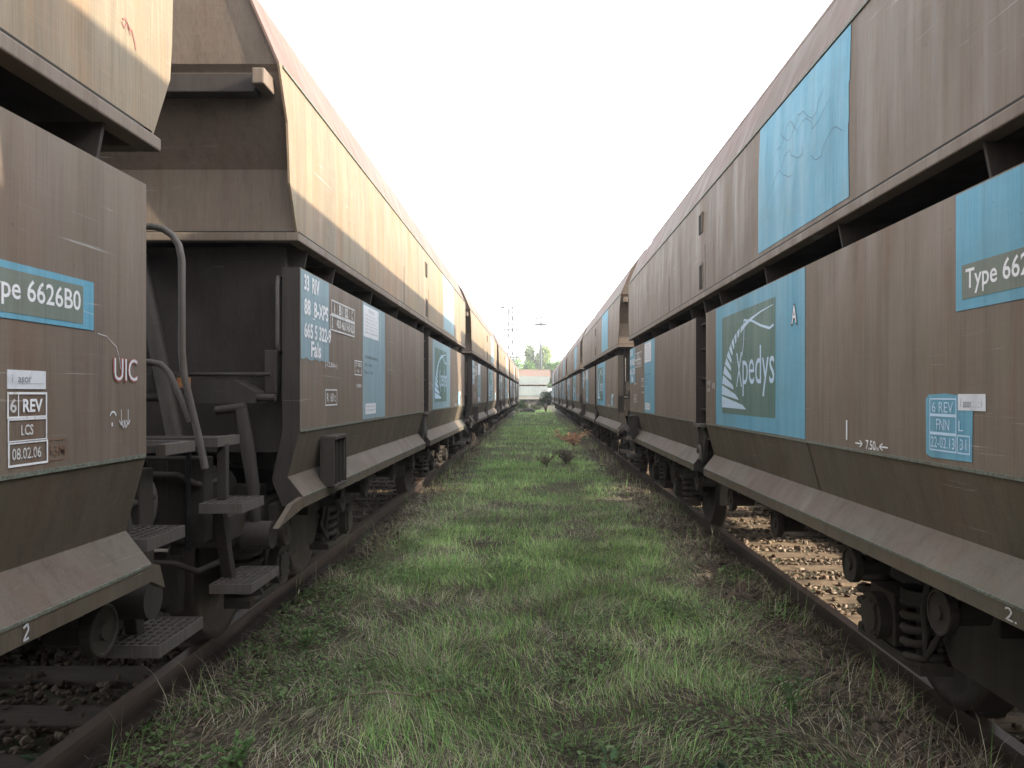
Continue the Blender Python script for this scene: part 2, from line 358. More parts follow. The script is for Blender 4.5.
# grass
def gh_np(x, y): return np.array([gh(a, b) for a, b in zip(x, y)])
def pn(x, y, s, o=0): return np.array([mnoise.noise(Vector((a*s, b*s, o))) for a, b in zip(x, y)])
def blades(name, x, y, h, wd, lean, colr, z=None, mat='blade'):
    n = len(x); z = gh_np(x, y) if z is None else z
    a = rng.uniform(0, 2*np.pi, n)*.45+pn(x, y, .9, 77)*9; dx, dy = np.cos(a), np.sin(a)
    b = a+rng.uniform(1.0, 2.1, n); wx, wy = np.cos(b)*wd/2, np.sin(b)*wd/2
    up = np.sqrt(np.maximum(0.02, 1-lean**2))
    P = np.zeros((n, 7, 3)); 
    def put(i, fx, fz, s):
        P[:, i, 0] = x+dx*h*lean*fx+wx*s; P[:, i, 1] = y+dy*h*lean*fx+wy*s; P[:, i, 2] = z-.01+h*up*fz
    put(0, 0, 0, -1); put(1, 0, 0, 1); put(2, .22, .42, -.9); put(3, .22, .42, .9); put(4, .6, .78, -.6); put(5, .6, .78, .6); put(6, 1.15, .95, 0)
    base = np.arange(n)[:, None]*7
    q = np.concatenate([base+np.array([[0, 1, 3, 2]]), base+np.array([[2, 3, 5, 4]]), base+np.array([[4, 5, 6]])], 1)
    st = (np.arange(n)[:, None]*11+np.array([[0, 4, 8]])).ravel(); tt = np.tile([4, 4, 3], n)
    col = np.repeat(colr, 7, 0)
    return fast_mesh(name, P.reshape(-1, 3), q.ravel(), st, tt, M[mat], col, True)
def zone(n, x0, x1, y0, y1): return rng.uniform(x0, x1, n), rng.uniform(y0, y1, n)
GREENS = np.array([(.18, .35, .095), (.15, .32, .08), (.25, .42, .13), (.12, .26, .07), (.32, .40, .17)])
DRY = np.array([(.46, .40, .27), (.36, .31, .22), (.54, .49, .37), (.24, .19, .13), (.34, .31, .24)])
gx, gy, gs = [], [], []
for n, y0, y1 in ((70000, 2.2, 5), (78000, 5, 10), (52000, 10, 20), (34000, 20, 42), (20000, 42, 88)):
    x, y = zone(n, -2.0, 2.1, y0, y1)
    d = pn(x, y, .9, 2)+.6*pn(x, y, 2.6, 5)
    edge = np.clip((1.8-np.abs(x))/.6, .12, 1)
    near = np.clip((y-2.4)/3.0, .42, 1)
    edge = np.where((y > 7) & (x < 0), np.clip((1.95-np.abs(x))/.3, .15, 1), edge)
    leftbare = np.where((x < -.9) & (y < 9), .5+.5*np.clip((y-4)/5, 0, 1), 1)
    p = np.clip(.62+d*.9, .05, 1)*edge*near*leftbare
    kp = rng.random(n) < p; gx.append(x[kp]); gy.append(y[kp]); gs.append(p[kp])
x = np.concatenate(gx); y = np.concatenate(gy); n = len(x)
sc = 1+np.clip((y-8)/30, 0, 1.6)
h = rng.gamma(5, .0175, n).clip(.025, .22)*(1+.6*pn(x, y, 1.3, 9))*np.clip((2.3-np.abs(x))/1.2, .5, 1)*(1+.2*(sc-1))
col = GREENS[rng.integers(0, 5, n)]*rng.uniform(.45, 1.6, (n, 1))*(1.15+.6*pn(x, y, .7, 21))[:, None]*np.where(rng.random((n, 1)) < .3, np.array([[1.35, 1.05, 1.3]]), 1)
dr = rng.random(n) < np.clip(.24-.045*(y-3)+.35*pn(x, y, 1.1, 50), .03, .5); col[dr] = DRY[rng.integers(0, 5, dr.sum())]*.8
o = blades('grass', x, y, h, rng.uniform(.002, .0042, n)*sc**1.7, rng.uniform(.3, .97, n), col); tag(o, None, None, kind='stuff')
# dry thatch, lying low
n = 80000; x, y = zone(n, -2.05, 2.15, 2.2, 15); 
kp = rng.random(n) < np.clip(.38+.5*(np.abs(x-.1)/1.6)**2+.7*pn(x, y, 1.6, 12)-.05*(y-3)+.25, .05, 1); x, y = x[kp], y[kp]; n = len(x)
o = blades('dry_grass', x, y, rng.uniform(.06, .2, n), rng.uniform(.0015, .0035, n), rng.uniform(.85, .995, n), DRY[rng.integers(0, 5, n)]*rng.uniform(.4, 1.7, (n, 1)), mat='twig'); tag(o, None, None, kind='stuff')
# tall straw along the rails
n = 2600; sgn = rng.choice([-1, 1], n); x = np.where(sgn < 0, -1.75+rng.normal(0, .14, n), 1.82+rng.normal(0, .15, n)); y = 2.5+rng.random(n)**1.4*50
cl = pn(x, y, .9, 30); kp = (cl > -.02); x, y = x[kp], y[kp]; n = len(x)
o = blades('straw', x, y, rng.uniform(.12, .38, n), rng.uniform(.002, .004, n)*(1+y*.03), rng.uniform(.1, .75, n), np.where(rng.random((n, 1)) < .35, GREENS[rng.integers(0, 5, n)]*1.3, DRY[rng.integers(0, 5, n)]), mat='twig'); tag(o, None, None, kind='stuff')

# small leafy ground cover
def leaves(name, P, size, tilt, colr, asp=.55, mat='leaf', fold=.15):
    """P (n,3) leaf bases; each leaf is a pointed folded blade of six corners"""
    n = len(P); a = rng.uniform(0, 6.283, n); d = np.stack([np.cos(a), np.sin(a), np.zeros(n)], 1); s = np.stack([-np.sin(a), np.cos(a), np.zeros(n)], 1)
    t = tilt; D = d*np.cos(t)[:, None]+np.array([0, 0, 1])*np.sin(t)[:, None]; N = np.cross(D, s)
    N = np.where(N[:, 2:3] < 0, -N, N); L = size[:, None]
    def q(f, w_, u): return P+D*L*f+s*L*asp*w_+N*L*u
    v = np.stack([q(0, 0, 0), q(.3, .42, fold), q(.7, .38, fold), q(1, 0, 0), q(.7, -.38, fold), q(.3, -.42, fold), q(.5, 0, 0)], 1)
    b = np.arange(n)[:, None]*7
    f = np.concatenate([b+np.array([[0, 1, 6]]), b+np.array([[1, 2, 6]]), b+np.array([[2, 3, 6]]), b+np.array([[3, 4, 6]]), b+np.array([[4, 5, 6]]), b+np.array([[5, 0, 6]])], 1)
    m_ = n*6
    return fast_mesh(name, v.reshape(-1, 3), f.ravel(), np.arange(m_)*3, np.full(m_, 3), M[mat], np.repeat(colr, 7, 0), True)
n = 30000; x, y = zone(n, -2.0, 2.1, 2.3, 8)
dn = pn(x, y, 1.4, 40)+np.where(x < -.8, .28, 0)+np.where((x > .6) & (y < 4.2), .12, -.05)-.03*(y-3); kp = dn > .08; x, y = x[kp], y[kp]; n = len(x)
P = np.stack([x, y, gh_np(x, y)+rng.uniform(.01, .06, n)], 1)
o = leaves('weed_leaves', P, rng.uniform(.012, .034, n), rng.uniform(-.3, .9, n), np.array([(.13, .20, .075)])*rng.uniform(.6, 1.6, (n, 1))*np.array([[1, 1, 1]]), .8); tag(o, None, None, kind='stuff')
# leaf litter
n = 5000; x, y = zone(n, -2.05, 2.15, 2.3, 10); kp = (rng.random(n) < .3+.5*(np.abs(x)/2)); x, y = x[kp], y[kp]; n = len(x)
P = np.stack([x, y, gh_np(x, y)+.008], 1)
o = leaves('leaf_litter', P, rng.uniform(.012, .035, n), rng.uniform(-.2, .4, n), np.array([(.12, .075, .05)])*rng.uniform(.4, 1.7, (n, 1)), .7, 'twig'); tag(o, None, None, kind='stuff')

# ------------------------------------------------------------------ WAGON
HB = 5.23
def make_wagon():
    W = empty('freight_wagon', (0, 0, 0))
    # ---- upper hopper shell
    st = [(2.455, 1.50, 5.28), (2.70, 1.50, 5.41), (2.83, 1.50, 5.425), (3.02, 1.497, 5.44), (3.30, 1.485, 5.55), (3.70, 1.32, 5.62), (4.0, 1.07, 5.68)]
    b = MB(); ny_ = 12
    for i in range(len(st)-1):
        z0, x0, y0 = st[i]; z1, x1, y1 = st[i+1]; mi = 1 if z0 >= 3.29 else 0
        for s in (-1, 1):
            for j in range(ny_):
                f0, f1 = -1+2*j/ny_, -1+2*(j+1)/ny_
                q = [(s*x0, y0*f0, z0), (s*x0, y0*f1, z0), (s*x1, y1*f1, z1), (s*x1, y1*f0, z1)]
                b.add(q if s > 0 else q[::-1], [(0, 1, 2, 3)], mi)
    we = [(2.455, 1.488, 5.26), (2.82, 1.488, 5.24), (3.14, 1.48, 5.44), (3.27, 1.474, 5.50), (3.30, 1.473, 5.53), (3.70, 1.308, 5.605), (4.0, 1.058, 5.67)]
    for i in range(len(we)-1):
        z0, x0, y0 = we[i]; z1, x1, y1 = we[i+1]
        for s in (-1, 1):
            q = [(-x0, s*y0, z0), (x0, s*y0, z0), (x1, s*y1, z1), (-x1, s*y1, z1)]
            b.add(q if s < 0 else q[::-1], [(0, 1, 2, 3)], 2)
    b.add([(-1.5, -5.27, 2.455), (1.5, -5.27, 2.455), (1.5, 5.27, 2.455), (-1.5, 5.27, 2.455)], [(3, 2, 1, 0)], 3)
    hop = b.build('hopper_body', [M['brown'], M['pink'], M['brown'], M['dark']], W)
    so_ = hop.modifiers.new('thick', 'SOLIDIFY'); so_.thickness = .012; so_.offset = -1
    b = MB()
    b.box(1.44, 1.515, -5.31, 5.31, 2.405, 2.452); b.box(-1.515, -1.44, -5.31, 5.31, 2.405, 2.452)
    for s in (-1, 1): b.box(-1.44, 1.44, min(s*5.24, s*5.31), max(s*5.24, s*5.31), 2.405, 2.452)
    b.build('lower_rim', M['brown'], hop, bevel=.006)
    b = MB(); b.tube([(1.07, -5.68, 4.0), (1.07, 5.68, 4.0)], .035, 8); b.tube([(-1.07, -5.68, 4.0), (-1.07, 5.68, 4.0)], .035, 8)
    for s in (-1, 1): b.tube([(-1.07, s*5.68, 4.0), (1.07, s*5.68, 4.0)], .035, 8)
    b.build('top_rim', M['pink'], hop)
    b = MB()                                     # thin kink seams and panel joints
    b.box(1.486, 1.4935, -5.5, 5.5, 3.292, 3.304)
    b.build('roof_seam', M['mintseam'], hop)
    b = MB()
    for u in (-1.65, .18): b.box(1.49, 1.5022, u-.002, u+.002, 2.46, 2.85)
    b.box(1.499, 1.503, -5.2, 5.2, 2.4545, 2.466)
    b.build('panel_joint', M['darkline'], hop)
    for s in (-1, 1):                            # end crossbeam
        b = MB(); b.box(-1.36, 1.36, min(s*5.46, s*5.56), max(s*5.46, s*5.56), 3.14, 3.24)
        e = b.build('end_beam', M['dark'], hop, bevel=.006)
        for t in (-1, 1):
            b = MB(); b.box(min(t*1.375, t*1.44), max(t*1.375, t*1.44), min(s*5.48, s*5.65), max(s*5.48, s*5.65), 3.15, 3.235); b.build('beam_bracket', M['brown'], hop, bevel=.008)
    # small inspection pockets at mid length
    for z0, z1, u in ((2.98, 3.14, .0), (2.50, 2.70, .02)):
        b = MB(); b.box(1.46, 1.506, u-.075, u-.06, z0, z1); b.box(1.46, 1.506, u+.06, u+.075, z0, z1); b.box(1.46, 1.508, u-.075, u+.075, z1, z1+.015); b.box(1.46, 1.5045, u-.06, u+.06, z0, z1, 1)
        b.build('inspection_pocket', [M['brown'], M['rubber']], hop)
    # ---- neck, gussets
    b = MB(); b.box(-1.12, 1.12, -4.9, 4.9, 1.35, 2.40)
    b.prism_y([(-1.12, 1.35), (1.12, 1.35), (1.30, 1.02), (.25, 1.25), (-.25, 1.25), (-1.30, 1.02)][::-1], -4.6, 4.6)
    # sloping end walls behind the platforms
    for s in (-1, 1):
        v = [(-1.38, s*5.12, 2.40), (1.38, s*5.12, 2.40), (1.38, s*4.95, 1.2), (-1.38, s*4.95, 1.2)]; vv = v+[(p[0], p[1]-s*.05, p[2]) for p in v]
        b.add(vv, [(0, 1, 2, 3), (7, 6, 5, 4), (0, 4, 5, 1), (1, 5, 6, 2), (2, 6, 7, 3), (3, 7, 4, 0)])
    b.build('hopper_neck', M['dark'], W)
    b = MB(); b.box(1.121, 1.135, -5.0, 5.0, 2.37, 2.404); b.box(-1.135, -1.121, -5.0, 5.0, 2.37, 2.404)
    for t in (-1, 1):
        for u in (-5.0, -4.35, -3.1, -1.85, -.6, 0, .6, 1.85, 3.1, 4.35, 5.0):
            pts = [(1.12, 2.404), (1.48, 2.404), (1.44, 2.20), (1.12, 2.05)]
            b.prism_y([(t*p[0], p[1]) for p in (pts if t > 0 else pts[::-1])], u-.008, u+.008)
    b.build('gussets', M['dark'], W)
    # ---- side flaps
    outer = [(1.40, .915), (1.44, .905), (1.52, .905), (1.52, .965), (1.43, 1.08), (1.50, 1.34), (1.50, 2.27), (1.40, 2.27), (1.40, 1.34), (1.34, 1.06)]
    ms = [0, 0, 1, 2, 1, 0, 0, 3, 3, 3]
    for t in (1, -1):
        for y0, y1 in ((.21, HB), (-HB, -.21)):
            b = MB(); b.prism_y(outer, y0, y1, ms, 3)
            if t < 0: b = mirror(b)
            fl = b.build('side_flap', [M['brown'], M['skirt_dark'], M['ledge'], M['dark']], W, bevel=.005)
            if t > 0:
                b = MB(); b.box(1.496, 1.5045, y0+.01, y1-.01, 1.333, 1.345); b.box(1.515, 1.523, y0+.01, y1-.01, .960, .969)
                b.build('edge_seam', M['mintseam'], fl)
                u = 2.72 if y0 > 0 else -2.72
                b = MB(); b.add([(1.502, u, 1.335), (1.502, u+.01, 1.335), (1.433, u+.01, 1.082), (1.433, u, 1.082)], [(0, 1, 2, 3)])
                b.build('panel_joint', M['darkline'], fl)
            # lip end plates
            for (ya, yb, yc) in (((HB, HB+.10, HB+.06),) if y0 > 0 else ((-HB, -HB-.44, -HB-.2),)):
                b = MB(); b.prism_x([(ya, .966), (ya, .905), (yb, .86), (yc, .95)], 1.49, 1.519)
                if t < 0: b = mirror(b)
                b.build('lip_plate', M['skirt_dark'], fl)
    # mid gap: channel with rungs and hook
    for t in (1, -1):
        b = MB(); b.box(1.12, 1.30, -.205, -.17, .95, 2.3); b.box(1.12, 1.30, .17, .205, .95, 2.3)
        for z in (1.2, 1.45, 1.72, 1.98, 2.2): b.box(1.12, 1.46, -.2, .2, z, z+.012)
        if t < 0: b = mirror(b)
        b.build('rung_channel', M['dark'], W)
        b = MB(); b.box(1.40, 1.53, -.2, .1, 1.305, 1.33)
        b.prism_x([(-.17, 1.30), (.02, 1.30), (.05, 1.2), (0, 1.05), (-.06, .98), (-.13, 1.0), (-.15, 1.1)], 1.44, 1.475, 1)
        b.tube(arc((1.50, -.06, 1.08), .055, R(-10), R(190), 8), .016, 6, 0)
        b.tube([(1.50, -.115, 1.08), (1.50, -.115, 1.28)], .016, 6, 0); b.tube([(1.50, -.006, 1.08), (1.50, -.006, 1.02)], .016, 6, 0)
        if t < 0: b = mirror(b)
        b.build('door_hook', [M['worn'], M['dark']], W)
    # document box
    b = MB(); y0, y1 = -4.74, -4.40
    b.prism_x([(y0, 1.28), (y1, 1.28), (y1, .97), (y0+.04, .935), (y0, .965)], 1.48, 1.50, 0)
    b.box(1.49, 1.57, y0, y0+.02, .965, 1.28); b.box(1.49, 1.57, y1-.02, y1, .965, 1.28); b.box(1.49, 1.575, y0+.02, y1-.02, 1.26, 1.285); b.box(1.49, 1.575, y0+.02, y1-.02, .955, .975)
    for d in (.10, .2, .3): b.box(1.50, 1.565, y0+d, y0+d+.01, .975, 1.26, 0)
    b.box(1.50, 1.53, y0+.02, y1-.02, .98, 1.26, 1)
    b.build('document_box', [M['dark'], M['rubber']], W, bevel=.004)
    # cams below the lip
    for t in (1, -1):
        for u in (-5.22, -3.9, -3.1, -1.8, -.55, .75, 1.9, 3.1, 3.95, 5.1):
            b = MB(); b.cyl((1.25, u, .775), (1.40, u, .775), .052, 14)
            b.lathe_x([(.03, -.03), (.083, -.03), (.087, -.026), (.087, .006), (.083, .01), (.074, .01), (.072, .003), (.03, .003), (.028, .014), (.012, .014)], (1.42, u, .775), 28, 0, False)
            b.prism_x([(u-.05, .80), (u+.05, .80), (u+.07, .93), (u-.07, .93)], 1.34, 1.37)
            if t < 0: b = mirror(b)
            b.build('locking_cam', M['under'], W)
    # underframe
    b = MB(); b.box(-.2, .2, -5.75, 5.75, .86, 1.12)
    for t in (-1, 1): b.box(min(t*1.18, t*1.28), max(t*1.18, t*1.28), -5.75, 5.75, .80, .93)
    for y in (-4.9, -3.75, -2.2, 2.2, 3.75, 4.9): b.box(-1.18, 1.18, y-.06, y+.06, .88, 1.0)
    b.cyl((-1.35, -1.2, .88), (1.35, -1.2, .88), .035, 10); b.cyl((-1.35, 1.2, .88), (1.35, 1.2, .88), .035, 10)
    b.build('underframe', M['under'], W, bevel=.006)
    for s in (-1, 1):
        b = MB(); b.box(-1.22, 1.22, min(s*5.75, s*5.87), max(s*5.75, s*5.87), .82, 1.24); b.build('headstock', M['under'], W, bevel=.008)
        pf = MB(); pf.box(-1.34, 1.34, min(s*5.96, s*6.0), max(s*5.96, s*6.0), 1.30, 1.345)
        pf.box(-1.34, -1.30, min(s*5.72, s*6.0), max(s*5.72, s*6.0), 1.30, 1.345); pf.box(1.30, 1.34, min(s*5.72, s*5.96), max(s*5.72, s*5.96), 1.30, 1.345)
        for i in range(6): y = s*(5.73+i*.042); pf.box(-1.30, 1.30, y-.004, y+.004, 1.31, 1.34)
        for i in range(9): x = -1.2+i*.3; pf.box(x-.004, x+.004, min(s*5.72, s*5.96), max(s*5.72, s*5.96), 1.305, 1.335)
        pf.build('end_platform', M['worn'], W)
        # struts from neck to headstock
        b = MB()
        for t in (-1, 1):
            b = MB(); b.tube([(t*.55, s*5.15, 2.35), (t*.92, s*5.5, 1.3)], .05, 4)
            b.build('strut', M['dark'], W)
        b = MB()                                   # brake gear on the platform
        b.prism_y([(.92, 1.50), (1.30, 1.50), (1.30, 1.56), (1.18, 1.63), (.97, 1.63)], s*5.28-.1, s*5.28+.1); b.tube([(.6, s*5.3, 1.66), (1.36, s*5.3, 1.66)], .014, 6); b.tube([(.3, s*5.35, 1.53), (1.4, s*5.35, 1.53)], .022, 8)
        b.box(1.30, 1.37, s*5.2-.04, s*5.2+.04, 1.55, 1.80); b.box(.62, .86, s*5.3-.05, s*5.3+.05, 1.56, 1.66)
        b.prism_x([(s*5.3-.03, 1.56), (s*5.3+.03, 1.56), (s*5.3+.04, 1.8), (s*5.3-.04, 1.8)], .70, .72)
        b.build('brake_gear', M['dark'], W, bevel=.006)
        for q, zz in ((0, 1.16), (1, .74)):
            b = MB(); b.tube([(-1.1, s*(5.93+q*.02), zz), (-.4, s*(5.93+q*.02), zz-.02), (.5, s*(5.93+q*.02), zz+.01), (1.12, s*(5.93+q*.02), zz), (1.2, s*5.9, zz-.05), (1.2, s*5.6, zz-.06)], .016, 8)
            for xx in (-.8, 0, .8): b.cyl((xx-.03, s*(5.93+q*.02), zz), (xx+.03, s*(5.93+q*.02), zz), .026, 8)
            b.build('brake_pipe', M['dark'], W)
        b = MB()
        for i in range(9): b.tube([(1.12+.012*math.cos(a)*(1 if i % 2 else .4), s*5.70+.012*math.sin(a)*(.4 if i % 2 else 1), 1.2-i*.045+.026*math.cos(a+1.57)) for a in np.linspace(0, 5.4, 7)], .005, 4, close=True)
        b.build('safety_chain', M['worn'], W)
        b = MB(); b.cyl((.95, s*5.05, 1.0), (.95, s*5.6, 1.0), .13, 18); b.build('air_reservoir', M['dark'], W)
        b = MB(); b.box(.89, .96, s*5.42-.006, s*5.42+.006, 1.585, 1.64); b.build('warning_tag', M['lamp_yellow'], W)
        b = MB(); b.tube([(1.24, s*5.42, 1.47), (1.27, s*5.43, 1.3), (1.31, s*5.44, 1.05), (1.33, s*5.45, .80)], [.035, .042, .036, .03], 4); b.cyl((1.26, s*5.45, .79), (1.42, s*5.45, .79), .075, 18); b.tube([(1.1, s*5.42, 1.46), (1.26, s*5.42, 1.48)], .024, 8)
        b.build('brake_lever', M['dark'], W)
        for t in (-1, 1):
            # buffer
            b = MB(); yb = s*6.12
            def ly(prof, n=24):
                v = []; fs = []
                for r, d in prof:
                    for q in range(n): a = 2*math.pi*q/n; v.append((t*.875+r*math.cos(a), yb-s*d, 1.05+r*math.sin(a)))
                for i in range(len(prof)-1):
                    for q in range(n): fs.append((i*n+q, i*n+(q+1) % n, (i+1)*n+(q+1) % n, (i+1)*n+q))
                b.add(v, fs, 0, True); b.add(v[:n], [tuple(range(n))[::-1]]); b.add(v[-n:], [tuple(range(n))])
            ly([(.10, 0), (.21, .01), (.225, .02), (.225, .035), (.08, .05), (.08, .12), (.125, .12), (.13, .14), (.13, .24)])
            bf = b.build('buffer', M['worn'], W)
            b = MB(); b.box(t*.875-.17, t*.875+.17, min(s*5.865, s*5.885), max(s*5.865, s*5.885), .88, 1.22); b.build('buffer_base', M['dark'], bf)
            # steps
            yu = (5.28, 5.58) if s > 0 else (-6.07, -5.77); yl = (5.38, 5.76) if s > 0 else (-5.94, -5.52)
            for (ya, yb_), zt, xo, dep in ((yu, 1.042, 1.48, .20), (yl, .637, 1.475, .20)):
                b = MB(); x1 = xo; x0 = xo-dep
                b.box(x1-.006, x1, ya, yb_, zt-.045, zt); b.box(x0, x0+.006, ya, yb_, zt-.045, zt); b.box(x0+.006, x1-.006, ya, ya+.006, zt-.045, zt); b.box(x0+.006, x1-.006, yb_-.006, yb_, zt-.045, zt)
                for i in range(1, 6): x = x0+dep*i/6; b.box(x-.0016, x+.0016, ya+.006, yb_-.006, zt-.03, zt-.002)
                nn = 8
                for i in range(1, nn): y = ya+(yb_-ya)*i/nn; b.box(x0+.006, x1-.006, y-.0012, y+.0012, zt-.012, zt-.004)
                if t < 0: b = mirror(b)
                b.build('step', M['worn'], W)
            b = MB(); ym = (yu[0]+yu[1])/2; yq = (yl[0]+yl[1])/2; yh = yl[1] if s < 0 else yl[0]
            b.box(1.30, 1.345, ym-.03*s-.02, ym-.03*s+.02, 1.04, 1.31); 
            v = [(1.29, ym-.03, .998), (1.34, ym-.03, .998), (1.32, yq-.03, .60), (1.27, yq-.03, .60)]; v += [(p[0], p[1]+.06, p[2]) for p in v]
            b.add(v, [(0, 1, 2, 3), (7, 6, 5, 4), (0, 4, 5, 1), (1, 5, 6, 2), (2, 6, 7, 3), (3, 7, 4, 0)])
            if t < 0: b = mirror(b)
            b.build('step_hanger', M['dark'], W, bevel=.004)
            yr = s*6.02
            if s < 0:
                b = MB(); b.tube([(.72, yr, 2.335), (1.04, yr, 2.335), (1.09, yr, 2.325), (1.135, yr, 2.295), (1.165, yr, 2.25), (1.18, yr, 2.18), (1.18, yr, 1.75), (1.19, yr, 1.64), (1.27, yr, 1.30), (1.29, yr, 1.20)], .0165, 10)
                b.tube([(.72, yr, 2.335), (.72, yr, 1.34)], .0165, 8)
                if t < 0: b = mirror(b)
                b.build('handrail', M['worn'], W)
                b = MB(); b.tube([(.74, yr, 1.70), (1.03, yr, 1.70), (1.08, yr, 1.69), (1.12, yr, 1.65), (1.19, yr, 1.50), (1.22, yr, 1.42)], .015, 8)
                if t < 0: b = mirror(b)
                b.build('handrail', M['worn'], W)
            b = MB(); b.tube([(1.37, s*5.12, 2.22), (1.37, s*5.21, 2.215), (1.37, s*5.22, 2.18), (1.37, s*5.22, 1.84), (1.37, s*5.21, 1.80), (1.37, s*5.12, 1.79)], .012, 8)
            if t < 0: b = mirror(b)
            b.build('grab_handle', M['worn'], W)
            b = MB(); b.tube([(1.02, s*5.95, .98), (1.02, s*6.05, .92), (1.02, s*6.08, .75), (1.02, s*6.0, .55), (1.02, s*5.85, .50)], .02, 8)
            b.tube([(1.16, s*5.9, 1.28), (1.17, s*5.93, 1.2), (1.17, s*5.93, .8)], .014, 8)
            if t < 0: b = mirror(b)
            b.build('air_hose', M['rubber'], W)
        b = MB(); b.prism_y([(-.05, 1.12), (.05, 1.12), (.05, .95), (-.05, .95)], min(s*5.87, s*6.0), max(s*5.87, s*6.0))
        b.tube(arc((0, s*6.04, .98), .06, R(100), R(-150), 10), .022, 8); b.tube([(0, s*6.1, .98), (.0, s*6.0, .62), (0, s*5.94, .6), (0, s*5.9, .9)], .02, 8)
        b.build('coupling_hook', M['under'], W)
    # ---- bogies
    bogs = []
    for s in (-1, 1):
        cy = s*3.75
        b = MB()
        fr = [(-1.32, .66), (-1.30, .74), (-.55, .74), (-.42, .82), (.42, .82), (.55, .74), (1.30, .74), (1.32, .66), (1.18, .62), (.66, .62), (.55, .5), (.42, .36), (-.42, .36), (-.55, .5), (-.66, .62), (-1.18, .62)]
        for t in (-1, 1): b.prism_x([(cy+p[0], p[1]) for p in fr], t*1.02-.035, t*1.02+.035)
        b.box(-1.0, 1.0, cy-.2, cy+.2, .50, .80); 
        for q in (-1, 1): b.box(-1.0, 1.0, cy+q*1.28-.04, cy+q*1.28+.04, .64, .74)
        for t in (-1, 1): b.box(t*1.05-.06, t*1.05+.12 if t > 0 else t*1.05+.06, cy-.16, cy+.16, .66, .86)
        bo = b.build('bogie', M['under'], W, bevel=.008); bogs.append(bo)
        for q in (-1, 1):
            wy = cy+q*.9
            b = MB(); b.cyl((-.95, wy, .46), (.95, wy, .46), .08, 14)
            for t in (-1, 1):
                pr = [(.09, -.09), (.16, -.085), (.36, -.05), (.40, -.075), (.485, -.072), (.492, -.06), (.485, -.045), (.462, -.03), (.456, .06), (.40, .064), (.36, .0), (.17, .03), (.1, .09)]
                b.lathe_x([(r, t*(d+.01)) for r, d in pr], (t*.7535, wy, .46), 40)
            b.build('wheelset', M['tyre'], bo)
            for t in (-1, 1):
                b = MB(); x0, x1 = (.96, 1.16) if t > 0 else (-1.16, -.96)
                b.box(x0, x1, wy-.14, wy+.14, .34, .60); b.box(x0+.02, x1-.02, wy-.36, wy+.36, .27, .32)
                b.cyl((t*1.12, wy, .46), (t*1.22, wy, .46), .12, 20); b.cyl((t*1.22, wy, .46), (t*1.235, wy, .46), .085, 16)
                for a in range(4): an = R(45+90*a); b.cyl((t*1.22, wy+.1*math.cos(an), .46+.1*math.sin(an)), (t*1.237, wy+.1*math.cos(an), .46+.1*math.sin(an)), .013, 6)
                b.build('axle_box', M['under'], bo, bevel=.006)
                for p in (-1, 1):
                    b = MB(); c0 = Vector((t*1.06, wy+p*.26, .33)); pts = []
                    turns = 4.4; N = int(turns*14)
                    for i in range(N+1): a = 2*math.pi*i/14; pts.append((c0.x+.1*math.cos(a), c0.y+.1*math.sin(a), c0.z+.01+.28*i/N))
                    b.tube(pts, .021, 6); b.cyl((c0.x, c0.y, .31), (c0.x, c0.y, .335), .11, 16); b.cyl((c0.x, c0.y, .61), (c0.x, c0.y, .66), .115, 16); b.cyl((c0.x, c0.y, .33), (c0.x, c0.y, .62), .045, 10)
                    b.build('spring', M['under'], bo)
                b = MB(); lp = [(t*1.13, wy-q*.42, .72), (t*1.14, wy-q*.40, .60), (t*1.12, wy-q*.38, .48), (t*1.14, wy-q*.42, .38), (t*1.1, wy-q*.47, .5), (t*1.13, wy-q*.44, .66)]
                b.tube(lp, .018, 6); b.build('safety_link', M['under'], bo)
                b = MB(); sx = t*.7535
                b.prism_x([(wy+q*.50, .30), (wy+q*.56, .30), (wy+q*.58, .60), (wy+q*.50, .62), (wy+q*.475, .46)], sx-.04, sx+.05); b.build('brake_shoe', M['under'], bo)
    return W

